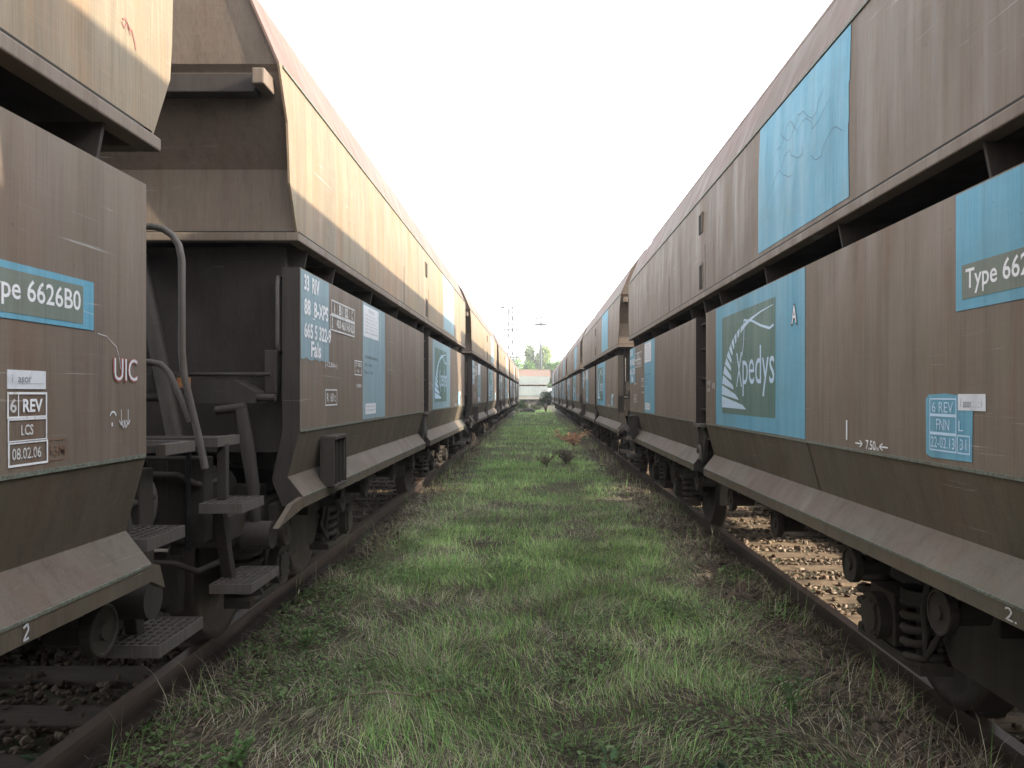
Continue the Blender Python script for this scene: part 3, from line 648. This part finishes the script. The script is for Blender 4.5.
def base_decals(W, faded=False):
    BL = M['blue_faded'] if faded else M['blue']
    X = 1.5
    # text block with ragged foot
    b = MB(); us = np.linspace(-5.22, -4.6, 12); rag = [1.755, 1.75, 1.765, 1.752, 1.748, 1.76, 1.757, 1.749, 1.76, 1.752, 1.757, 1.75]
    v = [(X+.002, u, z) for u, z in zip(us, rag)]+[(X+.002, u, 2.264) for u in us[::-1]]; b.add(v, [tuple(range(len(v)))])
    p = b.build('number_panel', BL, W)
    b = MB()
    put_text(b, '33  RIV', -5.16, -4.84, 2.15, 2.245, bold=.03); put_text(b, '88  B-XPS', -5.16, -4.63, 2.01, 2.105, bold=.03)
    put_text(b, '665 5 322-9', -5.16, -4.56, 1.875, 1.968, bold=.03); put_text(b, 'Fals', -5.02, -4.80, 1.77, 1.865, bold=.03)
    quad(b, -4.985, -4.935, 1.997, 2.003, X+.005)
    put_text(b, '|-12,50m-|', -4.70, -4.40, 1.715, 1.755)
    b.build('lettering', M['white'], p)
    # load table
    b = MB(); u0, u1 = -4.58, -3.88
    frame(b, u0+.03, u1, 2.07, 2.17, .011); frame(b, u0, u1, 1.965, 2.07, .011)
    for i, t in enumerate(('A', 'B1', 'B2', 'C')):
        c0 = u0+.03+(u1-u0-.03)*(i+.22)/4; c1 = u0+.03+(u1-u0-.03)*(i+.78)/4; put_text(b, t, c0+(.03 if len(t) < 2 else 0), c1-(.03 if len(t) < 2 else 0), 2.085, 2.155, bold=.04)
        if i: uu = u0+.03+(u1-u0-.03)*i/4; quad(b, uu-.003, uu+.003, 2.078, 2.162, X+.005)
    for i, t in enumerate(('S', '40,0', '46,0', '54,0', '62,0')):
        c0 = u0+.02+(u1-u0-.03)*(i*.8+.0)/4; put_text(b, t, c0+.02, c0+(.05 if i == 0 else .13), 1.98, 2.055, bold=.04)
        if i: quad(b, c0, c0+.004, 1.973, 2.062, X+.005)
    b.build('load_table', M['white_worn'], W)
    # tare boxes
    b = MB(); frame(b, -3.88, -3.64, 1.69, 1.80, .007); put_text(b, '27 000', -3.86, -3.67, 1.755, 1.785); put_text(b, '-- kg --', -3.85, -3.68, 1.71, 1.735)
    put_text(b, '-25000', -3.84, -3.66, 1.60, 1.625)
    frame(b, -4.70, -4.40, 1.475, 1.58, .007); put_text(b, 'R  60 t', -4.66, -4.44, 1.50, 1.555)
    b.build('stencil', M['white'], W)
    # blue stripe and stickers
    b = MB(); plate(b, -3.59, -2.69, 1.352, 2.264, X); p = b.build('stripe_panel', BL, W)
    b = MB(); plate(b, -3.57, -2.98, 2.0, 2.245, X+.0025, .0015); st = b.build('notice_sheet', M['sticker'], p)
    b = MB(); put_text(b, 'FALS', -3.38, -3.16, 2.20, 2.225, X+.0045)
    for i in range(6): put_text(b, ('loading instruction for', 'hopper wagon doors and', 'locking gear, check', 'before moving', 'the wagon', 'see reverse')[i], -3.52, -3.04 if i % 2 else -3.12, 2.165-i*.027, 2.178-i*.027, X+.0045)
    b.build('print', M['ink'], st)
    b = MB(); plate(b, -3.50, -3.10, 1.39, 1.475, X+.0025, .0015); st = b.build('sticker', M['sticker'], p)
    b = MB(); put_text(b, 'not to be', -3.46, -3.15, 1.445, 1.46, X+.0045); put_text(b, 'humped', -3.46, -3.15, 1.41, 1.43, X+.0045); b.build('print', M['ink'], st)
    b = MB()
    for i, t in enumerate(('GE Rail Dienst', '30 t max.', 'Rev 2.6')): put_text(b, t, -3.52, -3.52+(.5, .3, .3)[i], 1.83-i*.06, 1.855-i*.06, X+.0035)
    b.build('print', M['smudge'], p)
    # logo panel
    b = MB(); plate(b, .59, 2.69, 1.35, 2.264, X); lp = b.build('logo_panel', BL, W)
    b = MB(); plate(b, .81, 2.17, 1.445, 2.17, X+.0025, .0012); lg = b.build('logo_ground', M['logo_ground'], lp)
    XL = X+.0050
    U = lambda s_: .81+s_*1.36
    Vv = lambda t_: 1.445+t_*.725
    Oc = [(-.0, .06), (.0, .16), (.0, .25), (.01, .34), (.035, .43), (.075, .52), (.12, .60), (.18, .68), (.25, .75), (.34, .81), (.46, .862), (.60, .90), (.78, .93), (.97, .945)]
    Ic = [(.52, .055), (.42, .11), (.31, .19), (.25, .27), (.215, .35), (.205, .44), (.215, .52), (.24, .60), (.285, .67), (.35, .74), (.44, .805), (.58, .868), (.77, .915), (.97, .94)]
    def ci(C, p):
        p = max(0, min(.9999, p))*(len(C)-1); i = int(p); f = p-i; return (C[i][0]*(1-f)+C[i+1][0]*f, C[i][1]*(1-f)+C[i+1][1]*f)
    b = MB(); p = 0.; k_ = 0
    while p < .74:
        w_ = .085*(1-p)+.022; g_ = .014
        a0, a1, i0, i1 = ci(Oc, p), ci(Oc, p+w_-g_), ci(Ic, p), ci(Ic, p+(w_-g_)*.62)
        b.add([(XL, U(a0[0]), Vv(a0[1])), (XL, U(i0[0]), Vv(i0[1])), (XL, U(i1[0]), Vv(i1[1])), (XL, U(a1[0]), Vv(a1[1]))], [(0, 1, 2, 3)])
        p += w_; k_ += 1
    ps = np.linspace(p, 1, 8)
    for i in range(7):
        a0, a1, i0, i1 = ci(Oc, ps[i]), ci(Oc, ps[i+1]), ci(Ic, ps[i]), ci(Ic, ps[i+1])
        b.add([(XL, U(a0[0]), Vv(a0[1])), (XL, U(i0[0]), Vv(i0[1])), (XL, U(i1[0]), Vv(i1[1])), (XL, U(a1[0]), Vv(a1[1]))], [(0, 1, 2, 3)])
    put_text(b, 'X', U(.32), U(.44), Vv(.27), Vv(.60), XL+.0005); put_text(b, 'pedys', U(.45), U(.99), Vv(.18), Vv(.63), XL+.0005)
    stroke(b, [(U(.44), Vv(.56)), (U(.47), Vv(.68)), (U(.48), Vv(.80)), (U(.475), Vv(.90))], .014, XL+.0008)
    stroke(b, [(U(.475), Vv(.90)), (U(.53), Vv(.885)), (U(.62), Vv(.87)), (U(.78), Vv(.80)), (U(.92), Vv(.755)), (U(.98), Vv(.775))], .016, XL+.0008)
    b.build('logo', M['paleblue'], lg)
    b = MB(); put_text(b, 'A', 2.47, 2.58, 1.97, 2.09, X+.006, 0, .04); aa = b.build('letter_shadow', M['smudge'], lp); b = MB(); put_text(b, 'A', 2.485, 2.57, 1.98, 2.08, X+.007, 0, .01); b.build('letter', M['white'], lp)
    b = MB(); put_text(b, '+ RP', .27, .40, 1.66, 1.70); put_text(b, '1245', .28, .38, 1.61, 1.64); put_text(b, 'VII', .46, .56, 1.63, 1.68); b.build('stencil', M['white_worn'], W)
    # upper panel
    b = MB(); pz = [(2.49, 1.5025), (2.83, 1.5025), (3.02, 1.4995), (3.285, 1.4885)]
    for (za, xa), (zb, xb) in zip(pz, pz[1:]): b.add([(xa, 1.80, za), (xa, 3.29, za), (xb, 3.28, zb), (xb, 1.80, zb)], [(0, 1, 2, 3)])
    b.build('upper_panel', BL, W)
    b = MB(); random.seed(5)
    for i in range(7):
        u0 = 2.0+random.random()*.9; z0 = 2.75+random.random()*.35; stroke(b, [(u0+.06*j*(1+random.random()*.3), z0+.05*math.sin(j*1.1+i)) for j in range(7)], .0022, 1.5045-max(0, (z0+.05-3.02)*.036), 0)
    b.build('scribble', M['smudge'], W)

def type_right(W):
    X = 1.5
    b = MB(); plate(b, 4.22, 5.0, 1.87, 2.264, X); p = b.build('type_panel', M['blue'], W)
    b = MB(); plate(b, 4.26, 4.94, 1.905, 2.02, X+.0025, .001); q = b.build('number_plate', M['plate'], p)
    b = MB(); put_text(b, 'Type 6626B0', 4.285, 4.77, 1.918, 2.005, X+.0045, bold=.012); b.build('lettering', M['white'], q)
    # inspection stencil on blue
    b = MB(); v = [(4.012, 1.372), (4.05, 1.362), (4.32, 1.366), (4.325, 1.54), (4.24, 1.545), (4.235, 1.585), (4.15, 1.592), (4.03, 1.588), (4.008, 1.57)]
    b.add([(X+.002, a, c_) for a, c_ in v], [tuple(range(len(v)))]); p = b.build('inspection_patch', M['blue'], W)
    b = MB(); xx = X+.0035
    frame(b, 4.04, 4.225, 1.515, 1.575, .005, xx); frame(b, 4.04, 4.225, 1.45, 1.515, .005, xx); frame(b, 4.04, 4.225, 1.388, 1.45, .005, xx); frame(b, 4.23, 4.31, 1.388, 1.452, .005, xx)
    put_text(b, '6 REV', 4.06, 4.205, 1.525, 1.562, xx+.001); put_text(b, 'FNN', 4.09, 4.18, 1.462, 1.502, xx+.001); put_text(b, '22-02.13', 4.052, 4.215, 1.40, 1.438, xx+.001); put_text(b, 'L', 4.24, 4.27, 1.465, 1.50, xx+.001); put_text(b, '31', 4.25, 4.29, 1.402, 1.438, xx+.001)
    b.build('lettering', M['paleblue'], p)
    b = MB(); plate(b, 4.235, 4.40, 1.535, 1.59, X+.0025, .001); s_ = b.build('sticker', M['sticker'], W); b = MB(); put_text(b, '/ asor . . : i', 4.25, 4.38, 1.545, 1.575, X+.0045); b.build('print', M['ink'], s_)
    b = MB(); quad(b, 3.26, 3.275, 1.38, 1.47, X+.004); put_text(b, '7.50', 3.48, 3.58, 1.352, 1.392, X+.004, bold=.01); put_text(b, 'm', 3.585, 3.61, 1.352, 1.366, X+.004)
    for a, d in ((3.37, 1), (3.70, -1)): stroke(b, [(a, 1.372), (a+d*.08, 1.372)], .006); stroke(b, [(a+d*.05, 1.386), (a+d*.08, 1.372), (a+d*.05, 1.358)], .006)
    b.build('stencil', M['white'], W)
    b = MB(); put_text(b, '2.', 4.54, 4.60, .915, .955, 1.5235, tilt=.0); b.build('number', M['white_worn'], W)

def type_left(W):
    X = 1.5
    b = MB(); plate(b, 4.22, 4.90, 1.742, 1.887, X); p = b.build('type_panel', M['blue'], W)
    b = MB(); plate(b, 4.26, 4.842, 1.757, 1.868, X+.0025, .001); q = b.build('number_plate', M['plate'], p)
    b = MB(); put_text(b, 'Type 6626B0', 4.39, 4.827, 1.776, 1.852, X+.0045, bold=.012); b.build('lettering', M['white'], q)
    b = MB(); put_text(b, 'UIC', 5.01, 5.165, 1.588, 1.668, X+.003, 0, .035); b.build('letter_shadow', M['redpaint'], W)
    b = MB(); put_text(b, 'UIC', 5.015, 5.16, 1.593, 1.665, X+.0045, 0, .0); b.build('letter', M['sticker'], W)
    b = MB(); plate(b, 4.506, 4.663, 1.563, 1.612, X+.001, .0015); s_ = b.build('sticker', M['sticker'], W)
    b = MB(); put_text(b, 'i  asor', 4.52, 4.60, 1.58, 1.60, X+.004); put_text(b, 'inspection service', 4.545, 4.65, 1.575, 1.58, X+.004); b.build('print', M['ink'], s_)
    b = MB(); xx = X+.003
    frame(b, 4.503, 4.668, 1.486, 1.555, .006, xx); frame(b, 4.505, 4.668, 1.425, 1.487, .005, xx); frame(b, 4.506, 4.672, 1.362, 1.427, .006, xx); quad(b, 4.545, 4.549, 1.492, 1.549, xx)
    put_text(b, 'REV', 4.565, 4.648, 1.502, 1.537, xx, bold=.03); 
    b.build('inspection_grid', M['white'], W)
    b = MB(); put_text(b, '6', 4.514, 4.54, 1.502, 1.538, xx, bold=.02); put_text(b, 'LCS', 4.558, 4.608, 1.442, 1.47, xx, bold=.02); put_text(b, '08.02.06', 4.522, 4.642, 1.38, 1.41, xx, bold=.01); b.build('stencil', M['white_worn'], W)
    b = MB(); frame(b, 4.673, 4.76, 1.366, 1.425, .003, xx); put_text(b, '+3M', 4.68, 4.752, 1.378, 1.41, xx, bold=.01); b.build('stencil', M['ghost'], W)
    b = MB()
    a = [(5.005+.018*math.cos(t), 1.478+.016*math.sin(t)) for t in np.linspace(2.9, .2, 7)]; stroke(b, a, .006); quad(b, 5.0, 5.008, 1.448, 1.46, xx)
    for u in (5.055, 5.098): stroke(b, [(u, 1.50), (u, 1.45)], .003); stroke(b, [(u-.012, 1.465), (u, 1.45), (u+.012, 1.465)], .004)
    stroke(b, [(5.06, 1.452), (5.07, 1.44), (5.076, 1.466), (5.083, 1.44), (5.093, 1.452)], .004)
    b.build('stencil', M['sticker'], W)
    b = MB(); stroke(b, [(4.535, .948), (4.552, .955), (4.556, .94), (4.535, .915), (4.557, .917)], .006, 1.5235); b.build('number', M['sticker'], W)
    b = MB(); stroke(b, [(4.92, 1.735), (4.97, 1.73), (5.03, 1.70), (5.05, 1.66), (5.055, 1.63)], .0025, X+.003); stroke(b, [(4.80, 1.80), (4.9, 1.79)], .001, X+.003); b.build('scratch', M['white_worn'], W)
    b = MB(); random.seed(3)
    stroke(b, [(5.07, 2.765), (5.09, 2.775), (5.11, 2.75), (5.13, 2.755), (5.15, 2.72), (5.155, 2.70)], .006, 1.503)
    stroke(b, [(5.065, 2.755), (5.08, 2.74), (5.10, 2.765), (5.12, 2.735)], .005, 1.503)
    b.build('scribble', M['redpaint'], W)

proto = make_wagon()
LEFTY = [-2.48, 9.77, 22.04, 34.31, 46.58, 58.85]
RIGHTY = [-5.33, 6.94, 19.21, 31.48, 43.75, 56.02, 68.29]
LL = ['brown hopper wagon nearest on the left, with a red-edged UIC stencil and white inspection boxes',
      'second wagon on the left, with 33 RIV lettering, white notice sheet and handrails facing us',
      'third hopper wagon of the left row, sunlit along its cream upper side',
      'fourth hopper wagon of the left row, far off between third and fifth',
      'fifth hopper wagon of the left row, well down the line',
      'last hopper wagon of the left row, farthest from the camera']
RL = ['brown hopper wagon at the near right behind the camera',
      'nearest wagon on the right, with large blue logo panel and Type 6626B0 sign',
      'second hopper wagon of the right row, narrow blue panels seen at an angle',
      'third hopper wagon of the right row, in shade beyond the dry orange plant',
      'fourth hopper wagon of the right row, far off in shade',
      'fifth hopper wagon of the right row, sixth part of the dark far line',
      'last hopper wagon of the right row, at its farthest end']
RL[5] = 'fifth hopper wagon of the right row, last but one down the line'
def setmat(W, name, mats):
    for ch in W.children:
        if ch.name.split('.')[0] == name:
            for i, mm in mats.items(): ch.material_slots[i].link = 'OBJECT'; ch.material_slots[i].material = mm
def all_children(o):
    for c_ in o.children:
        yield c_
        yield from all_children(c_)
made = []
for i, yy in enumerate(RIGHTY):
    if i == 0: Wn = None; continue
    Wn = copy_tree(proto); Wn.location = (2.93, yy, -.04); Wn.rotation_euler = (0, 0, math.pi)
    tag(Wn, RL[i], 'freight wagon', 'hopper wagons standing on the two tracks'); made.append(Wn)
back = copy_tree(proto); back.location = (2.93, RIGHTY[0], -.04); back.rotation_euler = (0, 0, math.pi); tag(back, RL[0], 'freight wagon', 'hopper wagons standing on the two tracks')
lefts = []
for i, yy in enumerate(LEFTY):
    Wn = copy_tree(proto); Wn.location = (-2.84, yy, 0); tag(Wn, LL[i], 'freight wagon', 'hopper wagons standing on the two tracks'); lefts.append(Wn)
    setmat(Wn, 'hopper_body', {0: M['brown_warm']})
# far crossing wagons
far = []
for x_, y_, rz, lb in ((-4.18, 83.7, -68, 'pale sided hopper wagon across the end of the grass strip, left of the gap'), (7.18, 88.3, -68, 'hopper wagon across the far end, mostly hidden behind the right row')):
    Wn = copy_tree(proto); Wn.location = (x_, y_, .1); Wn.rotation_euler = (0, 0, R(rz)); tag(Wn, lb, 'freight wagon', 'hopper wagons standing across the far end')
    setmat(Wn, 'hopper_body', {0: M['pale'], 1: M['pink']}); setmat(Wn, 'side_flap', {0: M['pale'], 1: M['pale']}); far.append(Wn)
# decals: build on one right wagon and one left wagon, copy to the others
for grp, faded in ((made, False), (lefts, True)):
    before = set(all_children(grp[0]))
    base_decals(grp[0], faded and False)
    new = [c_ for c_ in grp[0].children if c_ not in before]
    if grp is lefts:
        for c_ in list(new):
            if c_.name.split('.')[0] in ('logo_panel', 'stripe_panel', 'upper_panel', 'number_panel'): c_.material_slots[0].link = 'OBJECT'; c_.material_slots[0].material = M['blue_faded']
    for Wn in grp[1:]:
        for c_ in new: copy_tree(c_, Wn)
type_right(made[0])
before = set(made[1].children); type_right(made[1]); new = [c_ for c_ in made[1].children if c_ not in before]
for c_ in list(new):
    if c_.name.startswith('type_panel'):
        new.remove(c_)
        for q in list(all_children(c_)): bpy.data.objects.remove(q)
        bpy.data.objects.remove(c_)
for Wn in made[2:]+lefts[1:]:
    for c_ in new: copy_tree(c_, Wn)
type_left(lefts[0])
for o in list(all_children(proto)): bpy.data.objects.remove(o)
bpy.data.objects.remove(proto)

# ------------------------------------------------------------------ plants as things
def merge_leaf_plant(name, loc, stems, nleaf, size, colr, label, cat, group=None, spread=.25, height=.5, stemcol=(.1, .07, .045), leafname='leaves', asp=.45):
    t = empty(name, loc, 0, label, cat, group)
    b = MB(); pts = []
    for i in range(stems):
        a = random.uniform(0, 6.28); r = spread*random.uniform(.3, 1); hh = height*random.uniform(.6, 1); p = [(0+random.uniform(-.03, .03), random.uniform(-.03, .03), -.02)]
        for j in range(1, 6): f = j/5; p.append((math.cos(a)*r*f**1.4+random.uniform(-.012, .012), math.sin(a)*r*f**1.4+random.uniform(-.012, .012), hh*f))
        b.tube(p, [.006*(1-q*.13)*max(1, height) for q in range(6)], 5)
        for j in range(nleaf):
            f = random.uniform(.2, 1)*5; q = min(4, int(f)); u = f-q; A, B = Vector(p[q]), Vector(p[q+1]); pts.append(A.lerp(B, min(1, u))+Vector((random.uniform(-.02, .02),)*3))
    s_ = b.build('stem', simple_col(stemcol), t)
    P = np.array([tuple(p) for p in pts]); n = len(P)
    o = leaves(leafname, P, rng.uniform(size*.6, size*1.2, n), rng.uniform(-.6, .9, n), np.array([colr])*rng.uniform(.55, 1.4, (n, 1)), asp); o.parent = t
    return t
_sc = {}
def simple_col(c_):
    if c_ not in _sc: _sc[c_] = simple('bark_'+str(len(_sc)), c4(*[q*.7 for q in c_]), c4(*[min(1, q*1.3) for q in c_]), (12, 12, 4))
    return _sc[c_]
merge_leaf_plant('dry_plant', (1.22, 26, gh(1.22, 26)), 22, 22, .12, (.52, .32, .21), 'dried orange leafy plant in the grass near the right rail', 'plant', spread=.75, height=.5)
merge_leaf_plant('dark_weed', (.75, 19.3, gh(.75, 19.3)), 20, 30, .06, (.14, .10, .09), 'wilted purple-brown weed clump in the middle of the grass', 'weed', spread=.42, height=.4)
merge_leaf_plant('dark_weed', (.25, 18.6, gh(.25, 18.6)), 12, 20, .055, (.14, .11, .08), 'smaller wilted dark weed just left of the purple-brown clump', 'weed', spread=.4, height=.3)
# broad leaf weeds at the bottom left, between the left rails
for (x_, y_, sz, n_, lb) in ((-2.52, 3.22, .14, 9, 'broad-leaved green rosette on the dark ballast inside the left track'), (-2.28, 3.18, .09, 8, 'smaller green rosette beside the left rail, right of the broad one'), (-1.68, 3.35, .10, 7, 'green rosette of long leaves in the verge by the left rail'), (-2.62, 2.85, .08, 8, 'small green rosette at the very bottom left between the rails'), (-2.35, 3.75, .08, 7, 'small dark rosette on the sleepers below the nearest step')):
    z_ = gh(x_, y_)+.03; t = empty('rosette_weed', (x_, y_, z_), 0, lb, 'weed', 'rosette weeds by the left rail')
    P = np.zeros((n_, 3)); o = leaves('leaves', P, rng.uniform(sz*.7, sz*1.2, n_), rng.uniform(.15, .8, n_), np.array([(.07, .13, .06)])*rng.uniform(.8, 1.3, (n_, 1)), .38); o.parent = t
merge_leaf_plant('bramble', (-1.55, 2.75, gh(-1.55, 2.75)), 12, 22, .035, (.11, .2, .07), 'low bright green clover-like weed patch at the bottom left beside the rail', 'weed', spread=.3, height=.14, asp=.8)
merge_leaf_plant('bramble', (.62, 2.75, gh(.62, 2.75)), 10, 16, .05, (.06, .1, .06), 'bramble with dull green leaves and brown stalks at the bottom right', 'bramble', spread=.3, height=.34, asp=.7)
# dead twigs
for (x_, y_, lb) in ((.95, 2.8, 'tangle of dead brown stalks at the bottom right of the grass'), (1.55, 3.0, 'dry straw-coloured stalks leaning against the right rail')):
    b = MB()
    for i in range(34):
        a = random.uniform(0, 6.28); L = random.uniform(.1, .3); bx, by = random.gauss(0, .12), random.gauss(0, .1); l_ = random.uniform(.3, 1.2)
        p = [(bx+math.cos(a)*L*l_*f**1.3+random.uniform(-.008, .008), by+math.sin(a)*L*l_*f**1.3, L*f-.02) for f in (0, .35, .7, 1)]; b.tube(p, [.0028, .0024, .0018, .001], 4)
    o = b.build('dead_stalks', simple_col((.20, .14, .10)), loc=(x_, y_, gh(x_, y_))); tag(o, lb, 'dead stalks')
b = MB(); b.tube([(-.30, 0, .02), (-.1, .02, .035), (.05, -.02, .03), (.22, .03, .045), (.33, .02, .03)], [.006, .006, .005, .004, .003], 6); b.tube([(.05, -.02, .03), (.15, -.1, .05)], .003, 5)
o = b.build('fallen_twig', simple_col((.2, .15, .11)), loc=(-.72, 4.35, gh(-.72, 4.35)+.02)); tag(o, 'bare fallen twig lying in the grass left of the middle', 'twig')

# far end bushes and trees
def bush(name, loc, rx, ry, hz, n_, size, colr, label, cat, trunk=False, group=None):
    t = empty(name, loc, 0, label, cat, group); b = MB()
    nl = 7; cs = []
    if trunk:
        b.tube([(0, 0, -.1), (.1, 0, hz*.25), (0, .1, hz*.5), (.05, 0, hz*.8)], [rx*.09, rx*.07, rx*.05, rx*.02], 8)
    for i in range(16 if trunk else 9):
        a = random.uniform(0, 6.28); r = random.uniform(.2, .8); zz = random.uniform(.35, .9) if trunk else random.uniform(.2, .8)
        shrink = math.sqrt(max(.1, 1-((zz-.55)/.55)**2)) if trunk else 1
        c_ = Vector((math.cos(a)*rx*r*shrink, math.sin(a)*ry*r*shrink, hz*zz)); cs.append(c_)
        b.tube([(0, 0, hz*zz*.5 if trunk else 0), tuple(c_*.6+Vector((0, 0, hz*zz*.22))), tuple(c_)], [rx*.03, rx*.02, rx*.008], 5)
    b.build('trunk' if trunk else 'stem', simple_col((.12, .09, .07)), t)
    per = n_//len(cs); P = []
    for c_ in cs:
        rr = rng.uniform(.22, .42)
        g_ = rng.normal(0, 1, (per, 3)); g_ /= np.linalg.norm(g_, axis=1)[:, None]; g_ *= (rng.random((per, 1))**.5)*rr
        P.append(np.array(c_)[None]+g_*np.array([rx, ry, hz*.45]))
    P = np.concatenate(P); P[:, 2] = np.maximum(P[:, 2], .02); n2 = len(P)
    cl = np.repeat(rng.uniform(.7, 1.3, len(cs)), per)[:, None]
    o = leaves('crown' if trunk else 'leaves', P, rng.uniform(size*.6, size*1.3, n2), rng.uniform(-1.2, 1.2, n2), np.array([colr])*cl*rng.uniform(.7, 1.3, (n2, 1)), .7); o.parent = t
    return t
bush('bush', (.9, 74, -.2), 1.0, .9, 2.3, 1500, .16, (.055, .085, .035), 'dark green bush at the end of the grass beside the right row', 'bush')
bush('bush', (2.2, 79, -.2), 1.1, .9, 2.9, 1500, .16, (.05, .08, .035), 'taller dark bush tucked behind the end of the right row', 'bush')
bush('bush', (-1.6, 70, -.2), .9, .8, 1.5, 1200, .14, (.11, .17, .06), 'light green weeds at the end of the left row', 'bush')
bush('bush', (-.3, 76, -.2), 1.3, .6, 1.0, 1000, .14, (.12, .14, .07), 'low pale shrub before the crossing wagon, mid strip', 'bush')
bush('broadleaf_tree', (.4, 128, -.2), 2.6, 2.4, 9.6, 11000, .36, (.33, .42, .17), 'tall pale green tree rising behind the crossing wagon', 'tree', True)
bush('broadleaf_tree', (-4.6, 122, -.2), 2.6, 2.2, 7.8, 8000, .34, (.24, .40, .12), 'green tree at the foot of the lattice mast', 'tree', True)
bush('broadleaf_tree', (3.2, 118, -.2), 2.3, 2.0, 6.4, 7000, .34, (.22, .37, .12), 'lower round green tree to the right of the tall pale one', 'tree', True)
bush('broadleaf_tree', (-1.3, 112, -.2), 1.8, 1.8, 5.8, 6000, .32, (.2, .35, .1), 'small green tree peeping over the crossing wagon between the taller two', 'tree', True)
# dark log
b = MB(); b.tube([(-.7, 0, .12), (-.2, .05, .2), (.3, 0, .22), (.7, -.05, .12)], [.1, .18, .2, .1], 10)
o = b.build('log', M['dark'], loc=(-.8, 72.5, -.15)); tag(o, 'dark log lying at the end of the grass strip', 'log')

# lattice mast and lamp mast
k = NM('galvanised_steel', .6, .4); k.col(k.mix(k.noise((3, 3, 1), 4), c4(.03, .035, .045), c4(.05, .055, .07))); M['galv'] = k.m
t = empty('lattice_mast', (-3.5, 110, -.2), 0, 'tall grey lattice signal mast with crossarms beyond the trains', 'mast')
b = MB(); H = 13.8; wd = lambda z: .42-.12*z/H
for sx in (-1, 1):
    for sy in (-1, 1): b.tube([(sx*wd(0), sy*wd(0), 0), (sx*wd(H), sy*wd(H), H)], .11, 4)
nb = 17
for i in range(nb):
    z0, z1 = H*i/nb, H*(i+1)/nb; a, c_ = wd(z0), wd(z1); s_ = 1 if i % 2 else -1
    for sy in (-1, 1): b.tube([(s_*a, sy*a, z0), (-s_*c_, sy*c_, z1)], .06, 4); b.tube([(-a, sy*a, z0), (a, sy*a, z0)], .04, 4)
    for sx in (-1, 1): b.tube([(sx*a, s_*a, z0), (sx*c_, -s_*c_, z1)], .045, 4)
b.build('lattice', M['galv'], t)
for z in (6.8, 10.6):
    b = MB(); b.tube([(-1.2, 0, z), (1.2, 0, z)], .07, 6)
    for x_ in (-1.15, -.8, .8, 1.15): b.tube([(x_, 0, z), (x_, 0, z+.4)], .08, 6)
    b.build('crossarm', M['galv'], t)
b = MB(); b.tube([(.2, 0, 13.7), (-.3, 0, 14.0), (-.8, 0, 14.0), (-1.1, 0, 13.7)], .07, 6); b.box(-1.35, -.85, -.15, .15, 13.5, 13.75); b.build('lamp_arm', M['galv'], t)
t = empty('light_mast', (.75, 120, -.2), 0, 'thin tall floodlight mast with a ring of lamps', 'mast')
b = MB(); b.tube([(0, 0, 0), (0, 0, 12.6)], [.2, .12], 8); b.build('pole', M['galv'], t)
b = MB(); b.tube([(math.cos(a)*.85, math.sin(a)*.85, 12.2) for a in np.linspace(0, 5.5, 14)], .1, 5, close=True); b.tube([(-.85, 0, 12.2), (.85, 0, 12.2)], .1, 5); b.tube([(0, -.85, 12.2), (0, .85, 12.2)], .03, 5); b.build('lamp_ring', M['galv'], t)
for x_, y_, z_ in ((-.85, 0, 12.2), (.85, 0, 12.2), (0, -.85, 12.2), (0, .85, 12.2), (-.6, .3, 13.1), (.6, -.3, 13.1), (0, 0, 13.2)):
    b = MB(); b.prism_y([(x_-.2, z_-.1), (x_+.2, z_-.1), (x_+.12, z_+.12), (x_-.12, z_+.12)], y_-.15, y_+.15); b.tube([(x_, y_, z_), (0, 0, 12.5)], .02, 5); b.build('floodlight', M['galv'], t)

random.seed(101); rng = np.random.default_rng(77)  # two unseen trees, added only to keep sun off the nearest left wagon
bush('broadleaf_tree', (8.0, -.5, -.2), 1.6, 1.1, 5.9, 22000, .40, (.08, .13, .04), 'unseen tree added right of the right row to shade the nearest left wagon', 'tree', True)
bush('broadleaf_tree', (6.25, .0, -.2), 1.3, 1.1, 5.15, 20000, .36, (.08, .13, .04), 'smaller unseen tree added close beside the right row to block the sun', 'tree', True)

b = MB(); b.box(-90, 90, -40, 170, -1.2, 16); k = bpy.data.materials.new('thin_haze'); k.use_nodes = True; k.node_tree.nodes.clear()
vo = k.node_tree.nodes.new('ShaderNodeVolumePrincipled'); vo.inputs['Density'].default_value = .0016; vo.inputs['Color'].default_value = (.9, .93, .97, 1); vo.inputs['Anisotropy'].default_value = .2
mo = k.node_tree.nodes.new('ShaderNodeOutputMaterial'); k.node_tree.links.new(vo.outputs[0], mo.inputs['Volume'])
hz = b.build('haze', k); hz['kind'] = 'stuff'

random.seed(23)
for (x_, y_, st_, nl, sz, sp, hh, cl, lb) in (
    (-1.35, 3.55, 6, 9, .05, .16, .22, (.12, .22, .07), 'leafy green weed with upright stems left of the fallen twig'),
    (-1.5, 5.2, 7, 9, .05, .18, .26, (.13, .23, .08), 'leafy weed in the left verge below the second wagon'),
    (1.35, 4.2, 6, 8, .045, .16, .22, (.10, .18, .07), 'leafy dark green weed in the right verge beside the rail'),
    (.35, 3.1, 6, 9, .05, .15, .24, (.09, .17, .07), 'leafy weed at the bottom of the grass, left of the brambles'),
    (1.0, 5.9, 6, 8, .045, .15, .2, (.15, .24, .09), 'pale green weed standing in the grass right of the middle'),
    (-.55, 3.0, 6, 9, .04, .16, .16, (.13, .24, .08), 'low leafy weed at the bottom middle of the grass')):
    merge_leaf_plant('leafy_weed', (x_, y_, gh(x_, y_)), st_, nl, sz, cl, lb, 'weed', 'leafy weeds in the grass strip', spread=sp, height=hh, stemcol=(.1, .13, .06), asp=.5)
